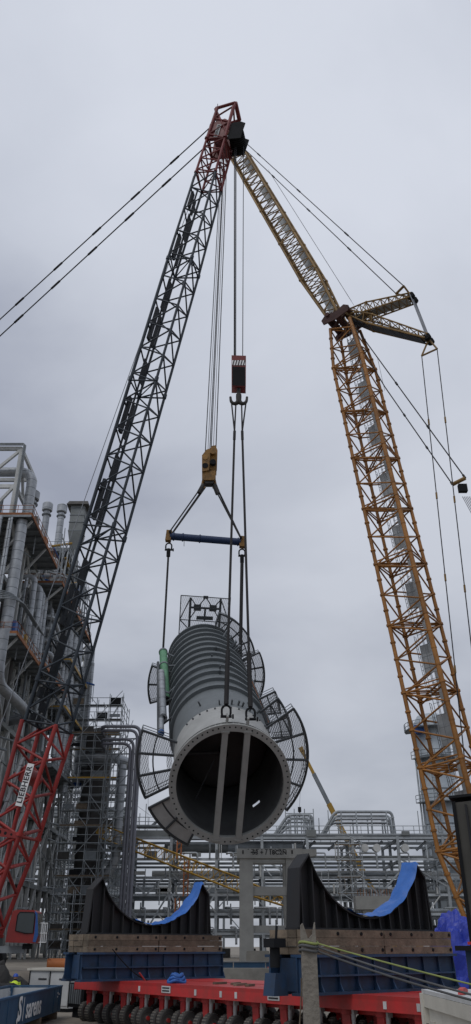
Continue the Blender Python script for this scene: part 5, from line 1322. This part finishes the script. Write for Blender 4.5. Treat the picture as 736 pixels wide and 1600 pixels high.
# ------------------------------------------------------------------ pipe rack across the back
def pipe_rack():
    T = thing('pipe_rack', 'long multi-level galvanised pipe rack crossing the whole background', 'pipe rack', (14, 115, TZ))
    xs = [-14.5+i*6 for i in range(11)]; ys = (111.0, 117.0, 123.0); lv = (4.4, 6.6, 8.8, 10.8, 13.0, 15.6)
    for x in xs:
        for y in ys: bar('column', (x, y, TZ-.2), (x, y, 15.8 if x > -3 else 17.2), .36, M_gal if y < 112 else M_gald, T, h=.36, up=(0, 1, 0))
        for z in lv: bar('cross_beam', (x, ys[0]+.2, z-.2), (x, ys[-1]-.2, z-.2), .24, M_gald, T, h=.34)
    for z in lv:
        for y in ys:
            bar('beam', (xs[0], y, z), (xs[-1], y, z), .22, M_gal if y < 112 else M_gald, T, h=.3)
    for i, (a, b) in enumerate(zip(xs, xs[1:])):
        m = (a+b)/2
        if i in (0, 1, 5, 8):
            for z0, z1 in ((lv[0], lv[2]), (lv[2], lv[3]+.6)) :
                bar('brace', (a+.2, 110.9, z1), (m, 110.9, z0), .2, M_gal, T, h=.2); bar('brace', (b-.2, 110.9, z1), (m, 110.9, z0), .2, M_gal, T, h=.2)
        elif i in (3, 6): bar('brace', (a+.2, 110.9, lv[4]), (b-.2, 110.9, lv[3]-1), .2, M_gal, T, h=.2)
    for z in lv:
        n = 4; y = 111.4
        for k in range(n):
            r = random.choice((.12, .16, .2, .25, .3, .42)); y += r+.35
            a = xs[0]+random.uniform(0, 26); b = min(xs[-1], a+random.uniform(16, 48))
            bar('pipe', (a, y, z+.2+r), (b, y, z+.2+r), r, random.choice((M_alu, M_gal, M_strul, M_gald, M_stru)), T); y += r+.5
    MB().tube((-1, 112.4, 14.6), (9, 112.4, 14.6), .75, 16).obj('large_pipe', M_gald, T)
    MB().tube((-9.5, 112.6, 14.5), (4, 112.6, 14.5), .6, 16).obj('large_pipe', M_stru, T)
    # short hangers and stanchions on the front face
    for i in range(150):
        x = random.uniform(xs[0], xs[-1]); k = random.randrange(5); bar('hanger', (x, 110.75, lv[k]+.1), (x, 110.75, lv[k]+random.uniform(.8, 2.0)), random.choice((.1, .16, .22)), random.choice((M_gal, M_strul, M_gald)), T, h=.14)
    for i in range(70):
        x = random.uniform(-13, 40); k = random.randrange(5); q = random.uniform(.6, 2.2)
        pipe(T, [(x, 111.4, lv[k]+.7), (x, 110.4, lv[k]+.7), (x+q, 110.4, lv[k]+.7), (x+q, 110.4, lv[k]-1.2)], random.choice((.07, .1, .14)), random.choice((M_gal, M_gald, M_alu)), 'branch_pipe', 8)
    for x in (17.0, 18.6, 22.3): MB().tube((x, 110.2, 14.3), (x, 111.0, 14.3), .5, 16).obj('valve_drum', M_strul, T)
    for i in range(10):
        x = 9+i*3.1+random.uniform(-.5, .5); bar('diagonal_pipe', (x, 112, 14.2), (x+1.4, 112, 15.3), .16, M_gald, T)
    for i in range(30):
        x = random.uniform(-13, 40); k = random.randrange(4); bar('raking_brace', (x, 110.7, lv[k]+.2), (x+random.choice((-1.8, 1.8)), 110.7, lv[k+1]-.1), .13, random.choice((M_gal, M_strul)), T, h=.13)
    for i in range(24):
        x = random.uniform(-13, 40); k = random.randrange(6); MB().box((x, 110.9, lv[k]+.55), (random.uniform(.4, 1.6), .5, random.uniform(.4, .9))).obj('junction_box', random.choice((M_gald, M_strul, M_stru, M_black)), T)
    # walkways on top with rails and pipe bridges
    def top(x0, x1, z):
        d = MB().box(((x0+x1)/2, 111.6, z), (x1-x0, 1.4, .15)).obj('walkway', M_gald, T); rail_mb([(x0, 110.95, z+.08), (x1, 110.95, z+.08)], 1.1, .045, 1.4).obj('handrail', M_gal, d)
        rail_mb([(x0, 122.9, z+.08), (x1, 122.9, z+.08)], 1.1, .045, 1.4).obj('handrail', M_gal, d)
    top(-14.5, -3.0, 17.0); top(-3.0, 45, 15.9)
    MB().box((-8.5, 111.2, 16.0), (11.8, .5, 1.1)).obj('deep_girder', M_stru, T)
    def hoop(x0, x1, z, h, n, m=M_gal):
        for k in range(n):
            y = 112+k*.9; r = random.choice((.12, .16, .2)); e = random.uniform(.0, .8)
            pipe(T, [(x0-2.0+e, y, z), (x0+e, y, z+h-.35*k % 1.4), (x1-e, y, z+h-.35*k % 1.4), (x1-e+.2, y, z)], r, random.choice((M_gal, M_alu, m)), 'pipe_bridge', 8, .6)
        for i in range(4):
            x = x0+(x1-x0)*(i+.5)/4; bar('bridge_post', (x, 111.8, z), (x, 111.8, z+h), .16, M_gal, T, h=.16); bar('bridge_post', (x, 115.5, z), (x, 115.5, z+h), .16, M_gal, T, h=.16)
        for zz in (.4, .75): bar('bridge_rail', (x0, 111.7, z+h*zz), (x1, 111.7, z+h*zz), .1, M_gal, T, h=.12)
    hoop(13.3, 21.5, 16.0, 3.0, 5); hoop(33.0, 43, 16.0, 3.4, 6)
    hoop(-10, -8.5, 17.2, 1.8, 2); hoop(7.0, 10.5, 16.0, 2.6, 5)
    for i in range(5): bar('bridge_rail', (6.8, 112, 16.6+i*.55), (10.6, 112, 16.6+i*.55), .1, M_gal, T, h=.1)
    for x in (6.8, 8.0, 9.4, 10.6): bar('bridge_post', (x, 112, 16), (x, 112, 19.4), .12, M_gal, T, h=.12)
    for x in (11.3, 12.6, 26.2, 24.8, -13, -12.2): bar('antenna', (x, 112, 16), (x, 112, random.uniform(18, 20.2)), .05, M_gald, T)
    # orange primed stair posts
    for x, z0, z1 in ((-7.4, 13, 17), (-6.4, 8.6, 12.8), (-7.4, 4.4, 8.4)):
        for o in (-.28, .28): bar('orange_post', (x+o, 110.3, z0), (x+o, 110.3, z1), .14, M_orange, T, h=.14)
        for i in range(int((z1-z0)/.7)): bar('orange_rung', (x-.28, 110.3, z0+.3+i*.7), (x+.28, 110.3, z0+.65+i*.7), .1, M_orange, T, h=.1)
    # scaffold stair in front, right of centre
    for x in (13.3, 14.8, 16.3):
        for y in (108.6, 110): bar('scaffold_standard', (x, y, TZ), (x, y, 15), .06, M_gal, T)
    for i in range(7):
        z = 3.2+i*1.9; bar('scaffold_ledger', (13, 108.6, z), (16.6, 108.6, z), .05, M_gal, T); bar('scaffold_ledger', (13, 108.6, z+.9), (16.6, 108.6, z+.9), .05, M_gal, T)
        bar('scaffold_board', (13.1, 109.3, z), (16.5, 109.3, z), 1.2, random.choice((M_gald, M_ylw)), T, h=.07); bar('scaffold_brace', (13.3 if i % 2 else 16.3, 108.5, z), (16.3 if i % 2 else 13.3, 108.5, z+1.9), .05, M_gal, T)
    # lower equipment under the rack
    for i in range(14):
        x = -13+i*4+random.uniform(-1, 1); w = random.uniform(.8, 2.0); h = random.uniform(.9, 2.2)
        MB().box((x, 113+random.uniform(0, 5), TZ+h/2), (w, 1.5, h)).obj('pump_skid', random.choice((M_gald, M_stru, M_black, M_brown, M_bluept)), T)
pipe_rack()
def far_plant():
    # second rack further back gives depth through the gaps
    T = thing('pipe_rack', 'farther grey pipe rack glimpsed through the gaps of the front one', 'pipe rack', (10, 150, TZ))
    for i in range(14):
        x = -30+i*7; bar('column', (x, 150, TZ-.2), (x, 150, 13.5), .4, M_gald, T, h=.4, up=(0, 1, 0))
    for z in (4.5, 7.6, 11.5):
        bar('beam', (-30, 150, z), (61, 150, z), .3, M_gald, T, h=.5)
        for k in range(1): bar('pipe', (-30, 151+k, z+.6), (61, 151+k, z+.6), random.choice((.2, .35, .45)), random.choice((M_gald, M_gal, M_stru)), T)
    # pale column at right
    cx, cy, R = 31.5, 112.0+14, 2.7
    Cc = thing('process_column', 'pale blue-grey process column behind the ochre boom at right', 'column', (cx, cy, TZ))
    MB().lathe([(TZ-.2, R), (34.5, R), (35.6, R*.75), (36.2, .001)], (cx, cy, 0), Z, X, Y_, 32).obj('shell', mat('cladding_pale_blue', (.36, .4, .43), .5, .2, var=.2, scale=.5), Cc, smooth=True)
    for z in (14, 19, 24, 29): MB().lathe([(z, R), (z, R+.06), (z+.15, R+.06), (z+.15, R)], (cx, cy, 0), Z, X, Y_, 32).obj('band', M_gald, Cc)
    for z, a0, a1 in ((33.2, 150, 300), (28.5, 200, 330), (22.0, 200, 340)):
        d = MB().lathe([(z, R), (z, R+1.5), (z+.12, R+1.5), (z+.12, R)], (cx, cy, 0), Z, X, Y_, 20, a0=math.radians(a0), a1=math.radians(a1)).obj('platform', M_gald, Cc)
        r = MB()
        for h in (.55, 1.1): r.path([V((cx+(R+1.5)*math.cos(t), cy+(R+1.5)*math.sin(t), z+h)) for t in [math.radians(a0+(a1-a0)*i/18) for i in range(19)]], .05, 5)
        for i in range(10):
            t = math.radians(a0+(a1-a0)*i/9); r.tube((cx+(R+1.5)*math.cos(t), cy+(R+1.5)*math.sin(t), z), (cx+(R+1.5)*math.cos(t), cy+(R+1.5)*math.sin(t), z+1.1), .05, 5)
        r.obj('handrail', M_gald, d)
    MB().box((cx-2.4, cy-1.9, 33.0), (1.6, 1.4, 1.2)).obj('cabinet', M_bluept, Cc)
    for x in (-2.9, -3.3): bar('riser_pipe', (cx+x, cy-1.3, TZ), (cx+x, cy-1.3, 33), .14, M_gal, Cc)
    r = MB()
    for o in (-.25, .25): r.tube((cx-1.2+o, cy-R-.3, 6), (cx-1.2+o, cy-R-.3, 34), .05, 5)
    for i in range(60): r.tube((cx-1.45, cy-R-.3, 6.2+i*.46), (cx-.95, cy-R-.3, 6.2+i*.46), .03, 4)
    r.obj('ladder', M_gald, Cc)
    # lowered yellow lattice boom in front of the rack
    a, b = at(160, 1300, 109.3), at(452, 1413, 108)
    Lb = thing('lattice_boom', 'yellow lattice crane boom sloping down in front of the pipe rack', 'crane boom', b)
    ax = (b-a).normalized(); ex = V((0, -1, 0)); ex = (ex-ax*ex.dot(ax)).normalized(); ey = ax.cross(ex)
    for i in range(4): lattice(Lb, a.lerp(b, i/4), a.lerp(b, (i+1)/4), ex, ey, 1.2, 1.5, 1.2, 1.5 if i < 3 else .7, 4, .085, .045, M_ylw, 'boom_section', k=.5)
    MB().box(a-ax*.4, (.6, .9, .9), (ax, ex, ey)).obj('boom_foot', M_ylw, Lb)
    bar('prop', b-ax*1.0-ey*.3, V((b.x-1, b.y, TZ)), .12, M_gald, Lb); bar('prop', a+ax*.5, V((a.x, a.y, TZ)), .2, M_gald, Lb)
    # telescopic crane
    p0, p1 = at(541, 1310, 140), at(472, 1173, 140); ax = (p1-p0).normalized(); sd_ = V((0, -1, 0)); up = ax.cross(sd_)
    base = V((p0.x+2.6, 140, TZ))
    Tc = thing('mobile_crane', 'yellow telescopic mobile crane with raised boom beyond the right saddle', 'crane', base)
    st = p0-ax*13
    for i, (t0, t1, w) in enumerate(((0, .66, .95), (.64, .85, .75), (.83, 1, .6))):
        q0, q1 = st.lerp(p1, t0), st.lerp(p1, t1); bar('boom_section', q0, q1, w*.8, M_ylw if i < 1 else M_gald if i == 1 else M_ylw, Tc, h=w, up=(0, 1, 0))
    MB().box(p1+ax*.2, (.9, .6, .7), (ax, sd_, up)).obj('boom_head', M_ylw, Tc)
    MB().box((st.x+.5, 140, TZ+2.3), (4.0, 2.6, 1.6)).obj('upper_house', M_ylw, Tc)
    MB().box((st.x+.5, 140, TZ+1.1), (9.5, 2.6, .8)).obj('carrier', M_ylw, Tc)
    for i in range(4):
        for s in (-1.1, 1.1): MB().tube((st.x-3.2+i*2.3, 140+s-.2, TZ+.6), (st.x-3.2+i*2.3, 140+s+.2, TZ+.6), .6, 16).obj('wheel', M_tyre, Tc)
    h = at(468, 1262, 140); t = at(468, 1180, 140)
    bar('hoist_rope', p1, V((h.x, 140, h.z)), .025, M_rope, Tc)
    hb = thing('hook_block', 'small black hook block hanging from the yellow telescopic crane', 'hook block', V((h.x, 140, h.z-1.4)))
    MB().box((h.x, 140, h.z-.3), (.55, .4, .8)).obj('block', M_black, hb); MB().path([V((h.x, 140, h.z-.6)), V((h.x, 140, h.z-1.0)), V((h.x+.2, 140, h.z-1.3)), V((h.x-.1, 140, h.z-1.45)), V((h.x-.25, 140, h.z-1.2))], .1, 8).obj('hook', M_black, hb)
    # guy wires left of the vessel
    for (xa, ya, xb, yb, Yq) in ((181, 1235, 236, 1275, 108), (232, 1213, 231, 1290, 104)):
        bar('stay_wire', at(xa, ya, Yq), at(xb, yb, Yq), .02, M_ropelt, label='thin %s stay wire in the sky below the left platform' % ('sloping' if xa < 200 else 'upright'), cat='wire')
far_plant()

def rear_unit():
    T = thing('process_unit', 'dark equipment block standing behind the scaffolded column', 'process unit', (-27, 146, TZ))
    for i in range(7):
        x = -39+i*3.4
        for y in (140, 150): bar('column', (x, y, TZ-.2), (x, y, 27-(i % 3)*1.5), .4, M_stru, T, h=.4, up=(0, 1, 0))
    for z in (5, 9, 13, 17, 21, 25):
        for y in (140, 150): bar('beam', (-39, y, z), (-18.6, y, z), .3, M_stru, T, h=.5)
        for k in range(3): bar('pipe', (-39, 139+k*.8, z+1.2+.5*k), (-18.6, 139+k*.8, z+1.2+.5*k), random.choice((.2, .3, .45)), random.choice((M_alu, M_gald, M_stru)), T)
    for i in range(6):
        x = -37.3+i*3.4
        for z0 in (2, 9.3, 17.3):
            if random.random() < .85: MB().lathe([(z0, .001), (z0, 1.35), (z0+5.8, 1.35), (z0+6.6, .8), (z0+6.8, .001)], (x, 145, 0), Z, X, Y_, 18).obj('drum', random.choice((M_brown, M_gald, M_stru)), T)
    for i in range(12):
        x = -38+i*1.7; bar('brace', (x, 139.8, random.choice((5, 9, 13, 17))), (x+3, 139.8, random.choice((9, 13, 17, 21))+.0), .18, M_stru, T, h=.18)
rear_unit()
